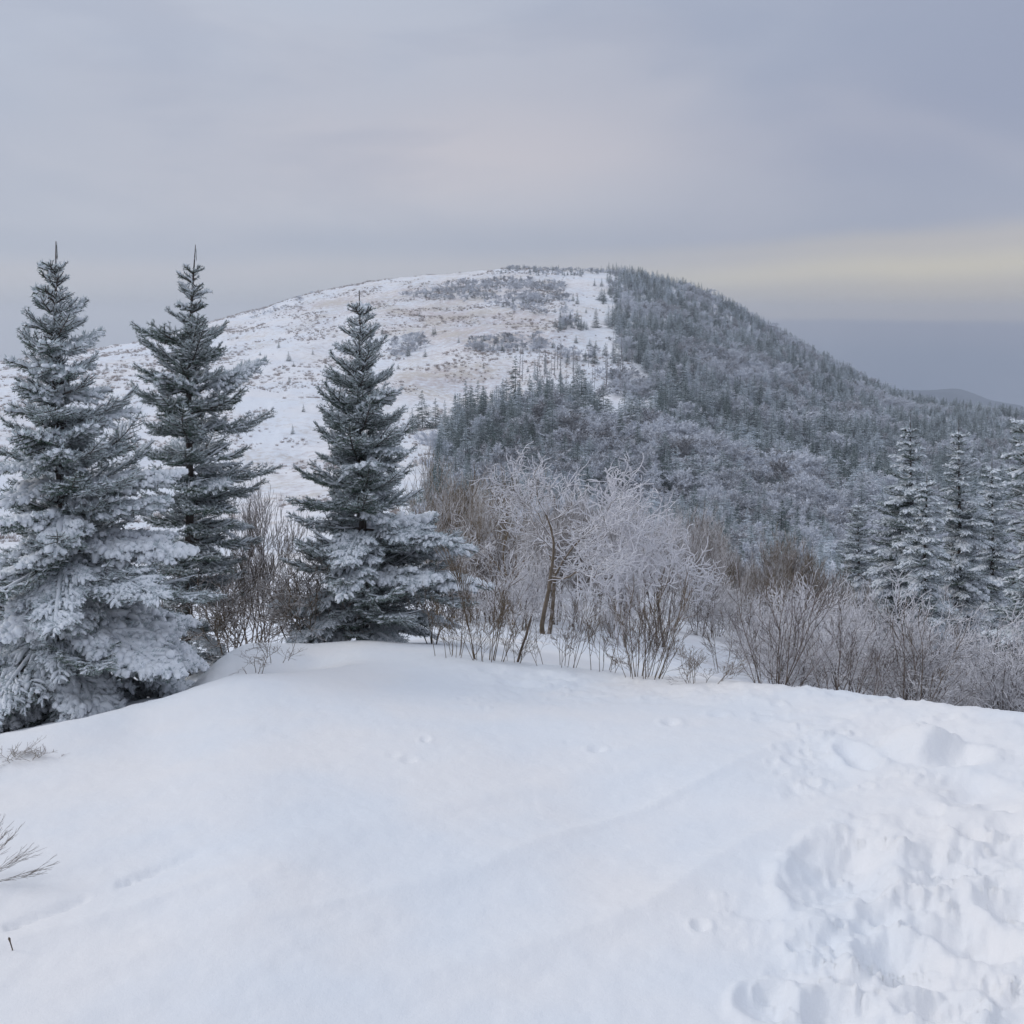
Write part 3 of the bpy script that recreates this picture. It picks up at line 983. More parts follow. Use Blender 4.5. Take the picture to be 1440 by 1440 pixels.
def where(px):
    for lim, t in ((655, "close right of the frosted spruce"), (700, "behind the tall stem clump"), (745, "left of the gnarled trees"),
                   (800, "behind the left gnarled tree"), (850, "between the two gnarled trees"), (905, "behind the whitest crown"),
                   (960, "right of the whitest crown"), (1010, "right of the gnarled trees"), (1060, "above the dip in the crest"),
                   (1120, "behind the dark vase-shaped shrub"), (1180, "left of the pale vase-shaped shrub"), (1240, "left of the snow-laden firs"),
                   (1290, "under the taller fir"), (1340, "right of the fir pair"), (1400, "under the slim fir")):
        if px < lim: return t
    return "at the right edge below the cut-off fir"


def thicket(px, r, kind, s, rime, brown):
    x, y, z = at(px, 880, r)
    tone = 'brown' if brown > 0.5 else ('rimed' if rime > 0.56 else ('grey' if rime > 0.46 else 'dark'))
    size = 'tall' if s > (0.8 if kind == 's' else 0.75) else ('short' if s < 0.58 else 'middling')
    depth = 'in the front row' if r < 13 else ('in the second row' if r < 20 else ('deep inside' if r < 32 else 'far back'))
    if kind == 's':
        lb = '%s %s bare sapling %s, %s' % (size, tone, depth, where(px))
        plant(SAP[rg.randrange(6)], lb, 'tree', 'sapling', x, y, z, s, rg.uniform(0, 6.28), (rime, 0, brown, 1), GT, rg.uniform(0.9, 1.15))
        count['s'] += 1
    else:
        lb = '%s %s twiggy bush %s, %s' % (size, tone, depth, where(px))
        plant(BUSH[rg.randrange(6)], lb, 'shrub', 'frosted_bush', x, y, z, s, rg.uniform(0, 6.28), (rime, 0, brown, 1), GB, rg.uniform(0.85, 1.2))
        count['b'] += 1


def brownness(px, r):
    b = 0.15
    b += 0.65 * math.exp(-((px - 690) / 110) ** 2) * (r > 12)
    b += 0.55 * math.exp(-((px - 1130) / 130) ** 2) * (r > 15)
    b += 0.25 * math.exp(-((px - 1000) / 60) ** 2)
    return min(1, b)


for i in range(230):
    px = rg.uniform(610, 1500)
    lo = 13 if px < 1000 else 8.5
    r_ = lo * (60 / lo) ** (rg.random() ** 1.15)
    b = brownness(px, r_) * rg.uniform(0.6, 1.2)
    if 930 < px < 1080 and r_ < 19: continue
    if px > 1040 and r_ < 13: continue
    thicket(px, r_, 's', rg.uniform(0.60, 1.0) * (0.85 if r_ < 14 else 1.0) * (0.66 if px > 1150 else (0.85 if px > 1000 else 1.0)), 0.58 - 0.28 * b + rg.uniform(-0.12, 0.14), b)
for i in range(140):
    px = rg.uniform(980, 1520) if rg.random() < 0.8 else rg.uniform(640, 980)
    lo = 7.2 if px > 1040 else 11.0
    r_ = lo * (42 / lo) ** (rg.random() ** 1.1)
    b = 0.5 * brownness(px, r_) * rg.uniform(0.4, 1.2)
    if 930 < px < 1075 and r_ < 17: continue
    thicket(px, r_, 'b', rg.uniform(0.42, 1.15) * (0.62 if r_ < 10 else (0.72 if r_ < 14 else 0.9)), 0.74 - 0.30 * b + rg.uniform(-0.30, 0.20), b * 0.8 + (0.3 if rg.random() < 0.15 else 0))

# larger bare shrubs between the spruces, left
for (px, r_, s, k, rm, br, lb) in (
        (345, 9.6, 0.66, 's', 0.48, 0.15, 'tall bare sapling rising right of the darker spruce'),
        (372, 8.8, 0.52, 's', 0.35, 0.25, 'thin bare sapling in the gap between the second and third spruce'),
        (322, 8.2, 0.62, 'b', 0.30, 0.35, 'dark twiggy bush at the foot of the darker spruce'),
        (415, 8.2, 0.50, 'b', 0.35, 0.35, 'dark twiggy bush at the left foot of the frosted spruce'),
        (440, 7.9, 0.60, 'b', 0.30, 0.45, 'brown twiggy bush caught in the lower left boughs of the frosted spruce'),
        (352, 10.5, 0.8, 'b', 0.40, 0.3, 'bare bush behind the gap between the second and third spruce'),
        (610, 8.2, 0.55, 'b', 0.40, 0.3, 'twiggy bush at the right foot of the frosted spruce')):
    x, y, z = at(px, 900, r_)
    pr = SAP[rg.randrange(6)] if k == 's' else BUSH[rg.randrange(6)]
    plant(pr, lb, 'tree' if k == 's' else 'shrub', 'sapling' if k == 's' else 'frosted_bush', x, y, z, s, rg.uniform(0, 6.28), (rm, 0, br, 1), None)

# foreground shrubs of separate upright stems
def stem_mesh(seed, h):
    g2 = np.random.default_rng(seed)
    out = []
    grow(g2, np.array([0, 0, -0.05]), np.array([0.05, 0, 1.0]), h * 0.62, 0.0044, 3, out, 0.22, 0.20, (2, 4), 0.50, 32, 5, 0.03, 0.35)
    zt = max(b[1][:, 2].max() for b in out); k = h / zt
    out = [(l, p * k, a, b) for (l, p, a, b) in out]
    return branches_to_mesh('stem', out, M_STEM, 0.0019, 4, 0.38, 0.30)


STEM = [stem_mesh(400 + i, 1.0) for i in range(10)]


def stem_shrub(label, px, py, n, hpx, wpx, lean=0.3, rime=0.4, brown=0.2, back=0.0, seed=0, name='bare_shrub'):
    g2 = random.Random(seed)
    x, y, z, r_ = on_ground(px, py)
    if back:
        k = (r_ + back) / r_; x *= k; y *= k; r_ += back; z = float(H(x, y)); hpx += 25 * back
    root = link(name, None); root.location = (x, y, z - 0.02)
    tag(root, label, 'shrub')
    h = hpx * r_ / F; w = wpx * r_ / F
    for i in range(n):
        o = link('stem', STEM[g2.randrange(10)], root)
        a = g2.uniform(-1, 1)
        o.location = (a * w * 0.42, g2.uniform(-0.5, 0.5) * w * 0.6, 0)
        s = h * g2.uniform(0.35, 1.08)
        o.rotation_euler = (g2.uniform(-0.18, 0.18) * lean / 0.3, a * lean * g2.uniform(0.7, 1.5) + g2.uniform(-0.1, 0.1), 0)
        o.rotation_euler[2] = 0
        th = max(0.5, min(1.0, s))
        o.scale = (th, th, s)
        o.color = (rime + g2.uniform(-0.08, 0.08), 0, max(0, brown + g2.uniform(-0.15, 0.2)), 1)
    return root


SH = [
    ('clump of tall bare stems on the snow crest right of the frosted spruce', 688, 932, 16, 190, 50, 0.22, 0.35, 0.35),
    ('low bare stems at the right foot of the frosted spruce', 640, 924, 10, 110, 70, 0.30, 0.35, 0.3),
    ('loose leaning stems just right of the tall clump on the crest', 728, 934, 5, 80, 40, 0.45, 0.3, 0.2),
    ('thin stems standing in the snow in front of the gnarled trees', 790, 940, 9, 110, 90, 0.30, 0.4, 0.3),
    ('pair of forked stems on the crest left of the bushy shrub', 845, 946, 6, 120, 45, 0.30, 0.35, 0.3),
    ('dense broom-like shrub of bare stems on the snow crest below the whitest crown', 902, 956, 24, 165, 75, 0.42, 0.56, 0.25),
    ('small reddish twigs poking from the snow right of the broom-like shrub', 985, 962, 8, 62, 50, 0.45, 0.4, 0.35),
    ('spreading twiggy shrub leaning right beyond the crest', 1018, 948, 9, 110, 60, 0.55, 0.45, 0.2),
    ('vase-shaped bare shrub with dark stems behind the right snow crest', 1092, 972, 16, 190, 70, 0.5, 0.66, 0.05, 0.5),
    ('vase-shaped frosted shrub with fewer stems right of the dark-stemmed one', 1182, 984, 11, 150, 80, 0.55, 0.60, 0.1, 1.2),
    ('upright frosted stems behind the far right snow crest', 1282, 996, 9, 140, 90, 0.5, 0.60, 0.1, 1.6),
    ('pale thin twigs poking from the snow below the darker spruce', 385, 925, 6, 60, 50, 0.35, 0.4, 0.3),
    ('faint single twigs on the drift between the left spruces', 360, 940, 4, 46, 40, 0.3, 0.45, 0.4),
    ('tiny dry stalks poking from the snow near the left edge', 32, 1074, 6, 32, 46, 0.3, 0.45, 0.5),
]
for i, s_ in enumerate(SH):
    stem_shrub(*s_, seed=500 + i)

# bare twigs reaching in at the left edge, rooted out of frame
x, y, z, r_ = on_ground(-75, 1250)
root = link('bare_shrub', None); root.location = (x, y, z - 0.03)
tag(root, 'fine bare twigs reaching over the snow from the left edge', 'shrub')
g2 = random.Random(3)
for i in range(7):
    o = link('stem', STEM[g2.randrange(10)], root)
    o.rotation_euler = (g2.uniform(-0.25, 0.3), R(g2.uniform(38, 78)), g2.uniform(-0.3, 0.3))
    s = g2.uniform(0.20, 0.31); o.scale = (s * 0.8, s * 0.8, s * 1.3); o.color = (0.42, 0, 0.2, 1)
# short broken stalk in the near snow
x, y, z, r_ = on_ground(19, 1342)
g3 = np.random.default_rng(8)
V, f = tubes(np.array([[[0, 0, -0.03], [-0.002, 0, 0.01], [-0.006, 0, 0.03], [-0.008, 0, 0.041], [-0.009, 0, 0.046]]]), np.array([[0.0016, 0.0016, 0.0017, 0.0034, 0.0012]]), 6)
o = link('broken_stalk', mesh_np('broken_stalk', V, quads_to_tris(f), [M_STEM], attr={'rime': np.full(len(V), 0.1)}))
o.location = (x, y, z); o.color = (0.1, 0, 0.2, 1)
tag(o, 'short broken stalk sticking out of the smooth snow at the lower left', 'twig')
# dead stick lying slanted across the stems of the tall clump
x, y, z, r_ = on_ground(745, 934)
V, f = tubes(np.array([[[0, 0, -0.03], [0.035, 0, 0.10], [0.065, 0, 0.19], [0.085, 0, 0.27], [0.10, 0, 0.32]]]), np.array([[0.009, 0.009, 0.008, 0.007, 0.005]]), 6)
o = link('dead_stick', mesh_np('dead_stick', V, quads_to_tris(f), [M_STEM], attr={'rime': np.full(len(V), 0.1)}))
o.location = (x - 0.09, y, z); o.color = (0.1, 0, 0.1, 1)
tag(o, 'thick dark slanting stick beside the tall clump on the crest', 'stick')

# ------------------------------------------------------------------ far trees
def far_conifer(seed, width=0.30, levels=24, per=9, rime=0.5, ragged=0.25, top=0.0):
    """unit-height spruce: branch fans in whorls round a trunk, drooping, rimed on top"""
    rg_ = np.random.default_rng(seed)
    V = []; Rm = []
    for l in range(levels):
        t = 0.06 + 0.92 * l / (levels - 1)
        rad = width * (1 - t) ** 0.85 * rg_.uniform(0.82, 1.1) + 0.012
        n = max(4, int(per * (1 - t * 0.5)))
        for j in range(n):
            if rg_.random() < 0.08: continue
            a = rg_.uniform(0, 2 * math.pi)
            L = rad * rg_.uniform(1 - ragged * 1.6, 1 + ragged * 0.5)
            dr = L * rg_.uniform(0.05, 0.55) * (1 - t * 1.1)
            c, s = math.cos(a), math.sin(a)
            base = np.array([0, 0, t + rg_.uniform(-0.015, 0.015)])
            for q in range(6):
                f0 = 0.12 + 0.75 * q / 6.0
                pc = base + np.array([c * L * f0, s * L * f0, -dr * f0])
                wd = L * 0.46 * (1.1 - f0) + 0.008
                sd = 1 if q % 2 else -1
                tipv = pc + np.array([c * L * 0.24 - s * wd * sd, s * L * 0.24 + c * wd * sd, -dr * 0.3 + rg_.uniform(-0.012, 0.008)])
                pb = pc + np.array([c * L * 0.10, s * L * 0.10, rg_.uniform(0.0, 0.012)])
                V += [pc, tipv, pb]
                Rm.append(rime + rg_.uniform(-0.35, 0.35) + 0.15 * (f0 - 0.4))
    V = np.array(V); n_ = len(V)
    f = np.arange(n_).reshape(-1, 3)
    rm = np.repeat(np.array(Rm), 3)
    Vt, ft = tubes(np.array([[[0, 0, -0.06], [0, 0, 0.3], [0, 0, 0.65], [0, 0, 1.0]]], float), np.array([[0.014, 0.010, 0.005, 0.001]]), 3)
    ft = quads_to_tris(ft)
    return mesh_np('fir_far', np.concatenate([V, Vt]), np.concatenate([f, ft + n_]), [M_FIR_FAR],
                   attr={'rime': np.concatenate([rm, np.full(len(Vt), 0.1)])})


def far_bare(seed, width=0.36, dens=1.0, mat=None, rime=0.6):
    """unit-height leafless crown: limbs that end in sprays of fine twigs"""
    rg_ = np.random.default_rng(seed)
    out = []
    grow(rg_, np.array([0, 0, -0.05]), np.array([0, 0, 1.0]), 0.42, 0.014, 3, out, 0.30, 0.22, (3, 4), 0.62, 44, 4, 0.02, 0.35)
    zt = max(b[1][:, 2].max() for b in out); k = 1 / zt
    P = np.array([b[1] for b in out]) * k
    P[..., :2] *= width / 0.36
    lv = np.array([b[0] for b in out])
    rad = np.array([[b[2], b[2] * 0.85, b[3], b[3]] for b in out]) * 0.8
    V1, f1 = tubes(P, rad * 0.7, 3)
    f1 = quads_to_tris(f1)
    ends = P[lv >= 2]
    n = int(7 * dens)
    b0 = np.repeat(ends[:, 1:].reshape(-1, 3), n, 0)
    d = rg_.normal(size=b0.shape) * 0.5 + np.array([0, 0, 0.5]) + b0 * np.array([1.4, 1.4, 0.2])
    d /= np.linalg.norm(d, axis=1, keepdims=True)
    ln = rg_.uniform(0.04, 0.10, len(b0))[:, None]
    sd = np.cross(d, rg_.normal(size=b0.shape)); sd /= np.linalg.norm(sd, axis=1, keepdims=True)
    wd = rg_.uniform(0.005, 0.010, len(b0))[:, None]
    V2 = np.stack([b0 + sd * wd, b0 - sd * wd, b0 + d * ln], 1).reshape(-1, 3)
    f2 = np.arange(len(V2)).reshape(-1, 3)
    rm = np.repeat(rime + rg_.uniform(-0.3, 0.3, len(b0)), 3)
    return mesh_np('bare_far', np.concatenate([V1, V2]), np.concatenate([f1, f2 + len(V1)]), [mat or M_BARE_FAR],
                   attr={'rime': np.concatenate([np.full(len(V1), 0.25), rm])})


def tuft(seed):
    rg_ = np.random.default_rng(seed)
    n = 60
    a = rg_.uniform(0, 2 * math.pi, n); rr = rg_.uniform(0, 0.5, n)
    b0 = np.stack([np.cos(a) * rr, np.sin(a) * rr, np.full(n, -0.05)], 1)
    d = np.stack([np.cos(a) * 0.35, np.sin(a) * 0.35, np.ones(n)], 1) + rg_.normal(size=(n, 3)) * 0.25
    ln = rg_.uniform(0.4, 1.0, n)[:, None]
    sd = np.cross(d, rg_.normal(size=(n, 3))); sd /= np.linalg.norm(sd, axis=1, keepdims=True)
    V = np.stack([b0 + sd * 0.03, b0 - sd * 0.03, b0 + d * ln], 1).reshape(-1, 3)
    return mesh_np('tuft', V, np.arange(len(V)).reshape(-1, 3), [M_STRAW], attr={'rime': np.repeat(rg_.uniform(0, 1, n), 3)})


FIRS = [far_conifer(600 + i, w, 24 + i, p, rm, rg_) for i, (w, p, rm, rg_) in enumerate(
    [(0.24, 11, 0.40, 0.25), (0.28, 11, 0.5, 0.3), (0.22, 11, 0.45, 0.2), (0.32, 11, 0.6, 0.35), (0.26, 11, 0.35, 0.3), (0.42, 12, 0.55, 0.35), (0.48, 12, 0.65, 0.4)])]
FIRS_D = [far_conifer(620 + i, w, 24, 11, 0.02, 0.25) for i, w in enumerate((0.26, 0.32, 0.24))]
BARES = [far_bare(640 + i, w, 1.0, None, rm) for i, (w, rm) in enumerate([(0.36, 0.6), (0.44, 0.7), (0.30, 0.5), (0.40, 0.75), (0.5, 0.6)])]
TUFTS = [tuft(660 + i) for i in range(4)]


def instancer(name, meshes, pts, scl, rot, idx):
    """one object that scatters the prototypes with geometry nodes"""
    col = bpy.data.collections.new(name + '_prototypes')
    for i, me in enumerate(meshes):
        o = bpy.data.objects.new('proto_%s_%02d' % (name, i), me)
        col.objects.link(o)
    me = bpy.data.meshes.new(name)
    n = len(pts)
    me.vertices.add(n)
    me.vertices.foreach_set('co', np.ascontiguousarray(pts, dtype=np.float32).ravel())
    a = me.attributes.new('scl', 'FLOAT_VECTOR', 'POINT'); a.data.foreach_set('vector', np.ascontiguousarray(scl, dtype=np.float32).ravel())
    a = me.attributes.new('rotz', 'FLOAT', 'POINT'); a.data.foreach_set('value', np.ascontiguousarray(rot, dtype=np.float32))
    a = me.attributes.new('pick', 'INT', 'POINT'); a.data.foreach_set('value', np.ascontiguousarray(idx, dtype=np.int32))
    o = link(name, me)
    ng_ = bpy.data.node_groups.new(name, 'GeometryNodeTree')
    ng_.interface.new_socket('Geometry', in_out='INPUT', socket_type='NodeSocketGeometry')
    ng_.interface.new_socket('Geometry', in_out='OUTPUT', socket_type='NodeSocketGeometry')
    N = ng_.nodes
    gi = N.new('NodeGroupInput'); go = N.new('NodeGroupOutput')
    iop = N.new('GeometryNodeInstanceOnPoints'); ci = N.new('GeometryNodeCollectionInfo')
    ci.inputs['Collection'].default_value = col
    ci.inputs['Separate Children'].default_value = True
    ci.inputs['Reset Children'].default_value = True
    iop.inputs['Pick Instance'].default_value = True
    def named(nm, ty):
        q = N.new('GeometryNodeInputNamedAttribute'); q.data_type = ty; q.inputs['Name'].default_value = nm
        return next(s for s in q.outputs if s.enabled and s.name == 'Attribute')
    cx = N.new('ShaderNodeCombineXYZ')
    ng_.links.new(named('rotz', 'FLOAT'), cx.inputs[2])
    ng_.links.new(gi.outputs[0], iop.inputs['Points'])
    ng_.links.new(ci.outputs[0], iop.inputs['Instance'])
    ng_.links.new(named('pick', 'INT'), iop.inputs['Instance Index'])
    ng_.links.new(cx.outputs[0], iop.inputs['Rotation'])
    ng_.links.new(named('scl', 'FLOAT_VECTOR'), iop.inputs['Scale'])
    ng_.links.new(iop.outputs[0], go.inputs[0])
    md = o.modifiers.new('scatter', 'NODES'); md.node_group = ng_
    return o


def in_poly(px, py, poly):
    ins = np.zeros(len(px), bool)
    j = len(poly) - 1
    for i in range(len(poly)):
        xi, yi = poly[i]; xj, yj = poly[j]
        c = ((yi > py) != (yj > py)) & (px < (xj - xi) * (py - yi) / ((yj - yi) + 1e-9) + xi)
        ins ^= c
        j = i
    return ins


FOREST = [(560, 790), (600, 730), (604, 690), (618, 655), (630, 628), (655, 606), (700, 592), (735, 580), (800, 576), (840, 604), (890, 616), (925, 596),
          (930, 545), (905, 520), (874, 500), (864, 465), (870, 430), (866, 400), (862, 378), (930, 380), (1100, 440), (1300, 540), (1500, 560),
          (2100, 700), (2100, 1100), (1500, 1000), (1250, 900), (1000, 850), (800, 800)]

rgn = np.random.default_rng(31)
N0 = 60000
rr = np.sqrt(rgn.uniform(48.0 ** 2, 600.0 ** 2, N0)); aa = rgn.uniform(R(-8), R(38), N0)
X = rr * np.sin(aa); Y = rr * np.cos(aa); Z = H(X, Y)
PX, PY = to_px(X, Y, Z)
jx = fbm(X / 6, Y / 6, 2) * 16
jx = jx + np.where(PY < 560, fbm(X / 16 + 2, Y / 16, 3) * 26 + np.abs(rgn.normal(size=N0)) * 7 * (rgn.random(N0) < 0.2), 0)
ok = in_poly(PX + jx, PY, FOREST) & (PX > 590)
# keep a natural spacing: one tree per cell, cells grow with the distance
X, Y, Z, PX, PY, rr = [v[ok] for v in (X, Y, Z, PX, PY, rr)]
cell = np.where(rr < 120, 2.2, np.where(rr < 260, 2.9, 3.6))
key = (np.floor(X / cell) * 100003 + np.floor(Y / cell) + cell * 1e7).astype(np.int64)
_, ui = np.unique(key, return_index=True)
X, Y, Z, PX, PY, rr = [v[ui] for v in (X, Y, Z, PX, PY, rr)]
n = len(X)
patch = fbm(X / 22 + 4, Y / 22, 3) + 0.10 * rgn.normal(size=n)
isbare = patch > 0.13
isbare |= (PY > 740) & (rgn.random(n) < 0.35)
isbare &= ~((PX < 780) & (PY < 690) & (rgn.random(n) < 0.8))
isbare &= rgn.random(n) < 0.93
hgt = np.interp(rr, [45, 110, 200, 300, 450, 600], [2.6, 4.6, 7.6, 7.0, 5.4, 4.4]) * rgn.uniform(0.55, 1.35, n) * (1 + 0.18 * fbm(X / 15, Y / 15, 2))
hgt = np.where((rr < 150) & (PX > 780), hgt * 0.85, hgt)
hgt = np.where(isbare, hgt * 0.78, hgt)
wid = rgn.uniform(0.85, 1.3, n)
wid = np.where(~isbare, wid * 1.22, wid * 1.45)
pk_f = rgn.integers(0, len(FIRS), n); pk_b = rgn.integers(0, len(BARES), n)
pk_f = np.where((PX < 800) & (PY < 700), rgn.integers(0, 5, n), pk_f)
rz = rgn.uniform(0, 6.28, n)
inview = (PX > -20) & (PX < 1460)


def zone(px, py, r_, bare, h, w):
    k = 'leafless tree' if bare else 'conifer'
    size = 'large' if h * F / r_ > 62 else ('small' if h * F / r_ < 46 else 'middling')
    shape = 'broad' if w > 1.35 else 'slim'
    if px < 700: c = 'above the frosted spruce side of the thicket'
    elif px < 760: c = 'above the brown thicket'
    elif px < 830: c = 'above the left gnarled tree'
    elif px < 900: c = 'above the whitest crown'
    elif px < 970: c = 'above the crown right rim'
    elif px < 1050: c = 'above the dip in the crest'
    elif px < 1130: c = 'above the dark vase-shaped shrub'
    elif px < 1200: c = 'left of the snow-laden firs'
    elif px < 1270: c = 'behind the short bluish fir'
    elif px < 1340: c = 'behind the fir pair'
    else: c = 'near the right edge'
    d = next(t for lim, t in ((100, 'at the forest foot'), (130, 'above the forest foot'), (165, 'in the lower forest'), (195, 'in the forest middle'), (235, 'in the upper forest'), (999, 'high in the forest')) if r_ < lim)
    return '%s %s %s %s, %s' % (size, shape, k, d, c)


for bare in (False, True):
    sel = np.nonzero(isbare == bare)[0]
    app = hgt[sel] / rr[sel] * inview[sel] * (rr[sel] > 85)
    order = sel[np.argsort(-app)]
    near_i, rest = order[:300], order[300:]
    for i in near_i:
        me = BARES[pk_b[i]] if bare else FIRS[pk_f[i]]
        o = link('frosted_tree' if bare else 'forest_conifer', me)
        o.location = (X[i], Y[i], Z[i] - 0.05); o.rotation_euler = (0, 0, rz[i])
        o.scale = (hgt[i] * wid[i], hgt[i] * wid[i], hgt[i])
        tag(o, zone(PX[i], PY[i], rr[i], bare, hgt[i], wid[i]), 'tree', 'leafless trees of the mountain forest' if bare else 'conifers of the mountain forest')
    pts = np.stack([X[rest], Y[rest], Z[rest] - 0.05], 1)
    scl = np.stack([hgt[rest] * wid[rest], hgt[rest] * wid[rest], hgt[rest]], 1)
    o = instancer('leafless_woods' if bare else 'conifer_forest', BARES if bare else FIRS, pts, scl, rz[rest], (pk_b if bare else pk_f)[rest])
    tag(o, 'mass of frosted leafless trees filling the gaps of the mountain forest' if bare else 'dense mass of frost-dusted conifers covering the right flank of the mountain',
        'forest', kind='stuff')
print('forest', n, 'bare', int(isbare.sum()), 'saplings', count)

# scattered trees and shrubs on the open slope, from single sight lines: (px, py of the foot, height in px)
LONE = [(406, 508, 12), (398, 520, 6), (413, 516, 6), (407, 539, 8), (427, 581, 10), (412, 612, 12), (609, 472, 10), (574, 503, 14), (598, 503, 10),
        (538, 470, 8), (392, 490, 9), (612, 470, 9), (668, 488, 10), (645, 484, 8), (838, 462, 24), (838, 490, 10), (823, 508, 14), (836, 512, 22), (851, 500, 16),
        (816, 390, 10), (846, 404, 10), (836, 404, 9), (848, 430, 7), (803, 388, 8), (824, 440, 6), (781, 460, 11), (778, 490, 9), (810, 484, 9),
        (812, 428, 12), (806, 424, 10), (720, 530, 10), (470, 560, 8), (455, 620, 8), (440, 500, 7), (590, 445, 6), (735, 500, 8), (680, 520, 7), (560, 520, 7),
        (366, 500, 5), (352, 520, 6), (20, 590, 8), (150, 520, 7), (180, 545, 6), (425, 545, 5), (640, 560, 8), (690, 560, 8)]
rg = random.Random(12)
for (px, py, hp) in LONE:
    x, y, z, r_ = on_ground(px, py)
    o = link('small_conifer', FIRS_D[rg.randrange(3)])
    h = hp * r_ / F * 1.15
    o.location = (x, y, z - 0.05); o.rotation_euler = (0, 0, rg.uniform(0, 6)); o.scale = (h * 1.35, h * 1.35, h)
    side = 'on the open slope left of the frosted spruce' if px < 500 else ('on the open slope right of the frosted spruce' if px < 740 else 'on the white clearing beside the forest edge')
    tag(o, ('larger' if hp > 11 else 'tiny') + ' dark conifer standing alone ' + side, 'tree', 'lone little conifers on the open slope')
# taller trees at the forest's left edge, seen singly
EDGE = [(594, 603, 54, 1.1), (580, 612, 36, 1.1), (613, 603, 42, 1.0), (626, 610, 46, 0.7), (641, 612, 54, 0.9), (664, 612, 66, 0.9), (677, 610, 50, 0.9), (692, 612, 58, 0.9),
        (705, 606, 60, 0.8), (725, 590, 88, 0.8), (745, 590, 62, 0.9), (768, 590, 50, 1.0), (811, 545, 44, 0.5), (767, 530, 34, 0.5), (752, 535, 30, 0.5), (865, 512, 40, 0.7),
        (870, 420, 36, 1.0), (870, 470, 34, 1.0), (878, 590, 52, 0.8), (790, 600, 56, 0.9), (650, 640, 60, 1.1), (715, 640, 66, 1.1), (680, 650, 60, 1.2), (740, 640, 60, 1.1)]
for i, (px, py, hp, w_) in enumerate(EDGE):
    x, y, z, r_ = on_ground(px, py)
    o = link('edge_spruce', FIRS_D[rg.randrange(3)] if (px < 620 or i % 3 == 0) else FIRS[rg.choice([0, 1, 2, 4])])
    h = hp * r_ / F
    o.location = (x, y, z - 0.05); o.rotation_euler = (0, 0, rg.uniform(0, 6)); o.scale = (h * w_ * 1.25, h * w_ * 1.25, h)
    if px < 600: lb = 'dark spruce standing on the snow left of the forest edge, %s of the pair' % ('taller' if hp > 40 else 'shorter')
    else: lb = '%s %s dark spruce at the forest edge %s' % ('tall' if hp > 58 else ('short' if hp < 48 else 'mid-height'), 'broad' if w_ > 0.95 else 'slim',
                   'right beside the snow clearing' if px > 785 else ('near the left corner' if px < 650 else ('above the thicket, left part' if px < 700 else 'left of the snowy gap')))
    tag(o, lb, 'tree', 'dark spruces along the forest edge')

# slim dead trunks between slope and forest
g4 = np.random.default_rng(90)
V, f = tubes(np.array([[[0, 0, -0.05], [0.01, 0, 0.35], [0.0, 0.01, 0.7], [0.01, 0, 1.0]]]), np.array([[0.016, 0.013, 0.009, 0.003]]), 4)
VV = [V]; FF = [quads_to_tris(f)]
lines = []
for i in range(26):
    t = g4.uniform(0.25, 0.98); a = g4.uniform(0, 6.28); L = 0.10 * (1.1 - t) + 0.02
    lines.append([[0, 0, t], [math.cos(a) * L * 0.5, math.sin(a) * L * 0.5, t + 0.012], [math.cos(a) * L, math.sin(a) * L, t + 0.03]])
V2, f2 = tubes(np.array(lines), np.full((26, 3), 0.004), 3)
VV.append(V2); FF.append(quads_to_tris(f2) + len(V))
snag = mesh_np('dead_trunk', np.concatenate(VV), np.concatenate(FF), [M_BARE_FAR], attr={'rime': np.full(len(V) + len(V2), 0.1)})
for i in range(46):
    px = g4.uniform(722, 900); py = g4.uniform(525, 572) - (px - 722) * 0.12
    x, y, z, r_ = on_ground(px, py)
    o = link('leafless_tree', snag)
    h = g4.uniform(22, 50) * r_ / F
    o.location = (x, y, z); o.rotation_euler = (g4.uniform(-0.05, 0.05), g4.uniform(-0.05, 0.05), g4.uniform(0, 6)); o.scale = (h * 0.8, h * 0.8, h)
    tag(o, 'thin leafless trunk standing on the snow above the forest edge', 'tree', 'thin leafless trunks above the forest edge')

# belts of low scrub and thin woods on the upper slope, and dry grass all over it
BELTS = [([(600, 412), (640, 398), (700, 392), (790, 398), (800, 420), (760, 432), (700, 434), (640, 424), (560, 418)], 430, 6.0, 0.75),
         ([(700, 386), (720, 374), (790, 374), (870, 378), (870, 386), (790, 390)], 260, 5, 0.3),
         ([(655, 494), (665, 480), (700, 474), (765, 472), (765, 494), (700, 496)], 110, 8, 0.55),
         ([(785, 466), (788, 452), (820, 448), (826, 464)], 40, 11, 0.2),
         ([(740, 500), (860, 480), (870, 560), (740, 570)], 34, 11, 0.7),
         ([(545, 500), (550, 480), (590, 470), (600, 490), (560, 506)], 70, 7, 0.9),
         ([(860, 530), (905, 528), (935, 556), (900, 572), (860, 560)], 110, 11, 0.9),
         ([(350, 442), (440, 412), (440, 420), (350, 452)], 80, 3, 0.9),
         ([(720, 420), (800, 420), (800, 445), (720, 445)], 60, 7, 0.7)]
rgb = np.random.default_rng(55)
bp_, bs_, bi_ = [], [], []
N1 = 160000
r1_ = np.sqrt(rgb.uniform(90.0 ** 2, 600.0 ** 2, N1)); a1_ = rgb.uniform(R(-32), R(10), N1)
x1 = r1_ * np.sin(a1_); y1 = r1_ * np.cos(a1_); z1 = H(x1, y1)
p1, q1 = to_px(x1, y1, z1)
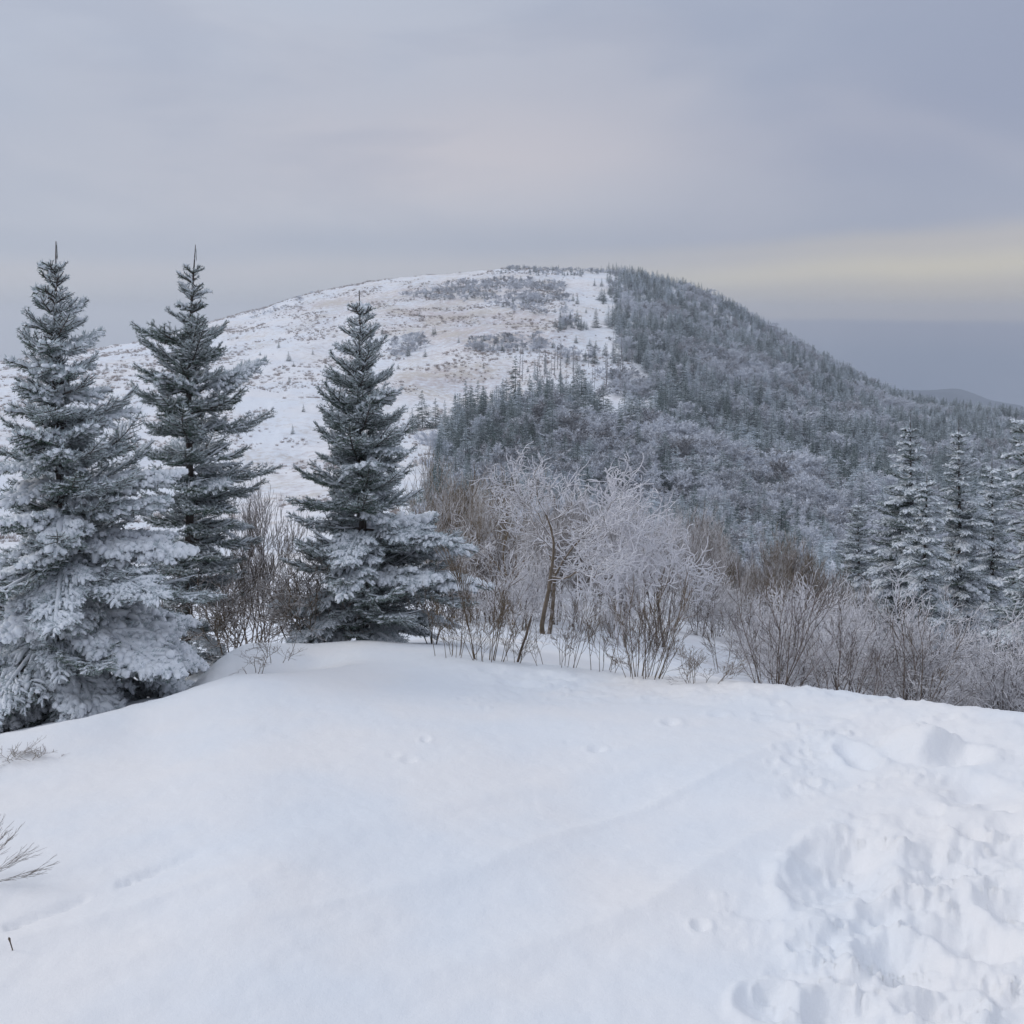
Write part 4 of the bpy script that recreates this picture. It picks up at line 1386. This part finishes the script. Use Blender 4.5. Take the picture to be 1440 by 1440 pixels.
for poly, cnt_, hp, fb in BELTS:
    m_ = np.nonzero(in_poly(p1, q1, poly))[0]
    m_ = m_[rgb.permutation(len(m_))][:cnt_]
    for i in m_:
        h = hp * rgb.uniform(0.6, 1.5) * r1_[i] / F
        bare = rgb.random() < fb
        bp_.append((x1[i], y1[i], z1[i] - 0.05)); w_ = rgb.uniform(0.9, 1.6) * (1.5 if bare else 1.2)
        bs_.append((h * w_, h * w_, h)); bi_.append(len(FIRS) + rgb.integers(0, len(BARES)) if bare else rgb.integers(0, 5))
o = instancer('scrub_belts', FIRS + BARES, np.array(bp_), np.array(bs_), rgb.uniform(0, 6.28, len(bp_)), np.array(bi_))
tag(o, 'belts of low frosted scrub across the upper open slope and along the summit', 'scrub', kind='stuff')
m_ = ~in_poly(p1, q1, FOREST) & (fbm(x1 / 14, y1 / 14, 3) + 0.35 * fbm(x1 / 60 + 3, y1 / 60, 2) + 0.5 * fbm(x1 / 5, y1 / 5, 2) + rgb.normal(size=N1) * 0.06 > 0.13)
m_ &= ~((p1 > 795) & (p1 < 875) & (q1 < 500) & (rgb.random(N1) < 0.9))
m_ &= rgb.random(N1) < 0.45
ii = np.nonzero(m_)[0]
hh = 0.15 + 0.6 * rgb.random(len(ii)) ** 2 * (1 + (r1_[ii] > 300) * 0.3)
o = instancer('dry_grass', TUFTS, np.stack([x1[ii], y1[ii], z1[ii]], 1), np.stack([hh * 1.2, hh * 1.2, hh], 1), rgb.uniform(0, 6.28, len(ii)), rgb.integers(0, 4, len(ii)))
tag(o, 'dry grass tufts and low heath showing through the snow of the open slope', 'grass', kind='stuff')
print('belts', len(bp_), 'tufts', len(ii))

# ------------------------------------------------------------------ haze
hz = 1.0
v = np.array([[-2600, -2600, -460], [2600, -2600, -460], [2600, 2600, -460], [-2600, 2600, -460],
              [-2600, -2600, 37], [2600, -2600, 37], [2600, 2600, 37], [-2600, 2600, 37]], float)
f = np.array([[0, 3, 2, 1], [4, 5, 6, 7], [0, 1, 5, 4], [1, 2, 6, 5], [2, 3, 7, 6], [3, 0, 4, 7]])
mh = bpy.data.materials.new('haze'); mh.use_nodes = True
mh.node_tree.nodes.clear()
gg = G(mh.node_tree)
pv = gg.n('ShaderNodeVolumePrincipled')
pv.inputs['Color'].default_value = (0.80, 0.84, 0.91, 1)
pv.inputs['Density'].default_value = 0.00042
pv.inputs['Anisotropy'].default_value = 0.35
mo = gg.n('ShaderNodeOutputMaterial'); gg.link(pv.outputs[0], mo.inputs['Volume'])
tag(link('haze', mesh_np('haze', v, f, [mh])), kind='stuff')
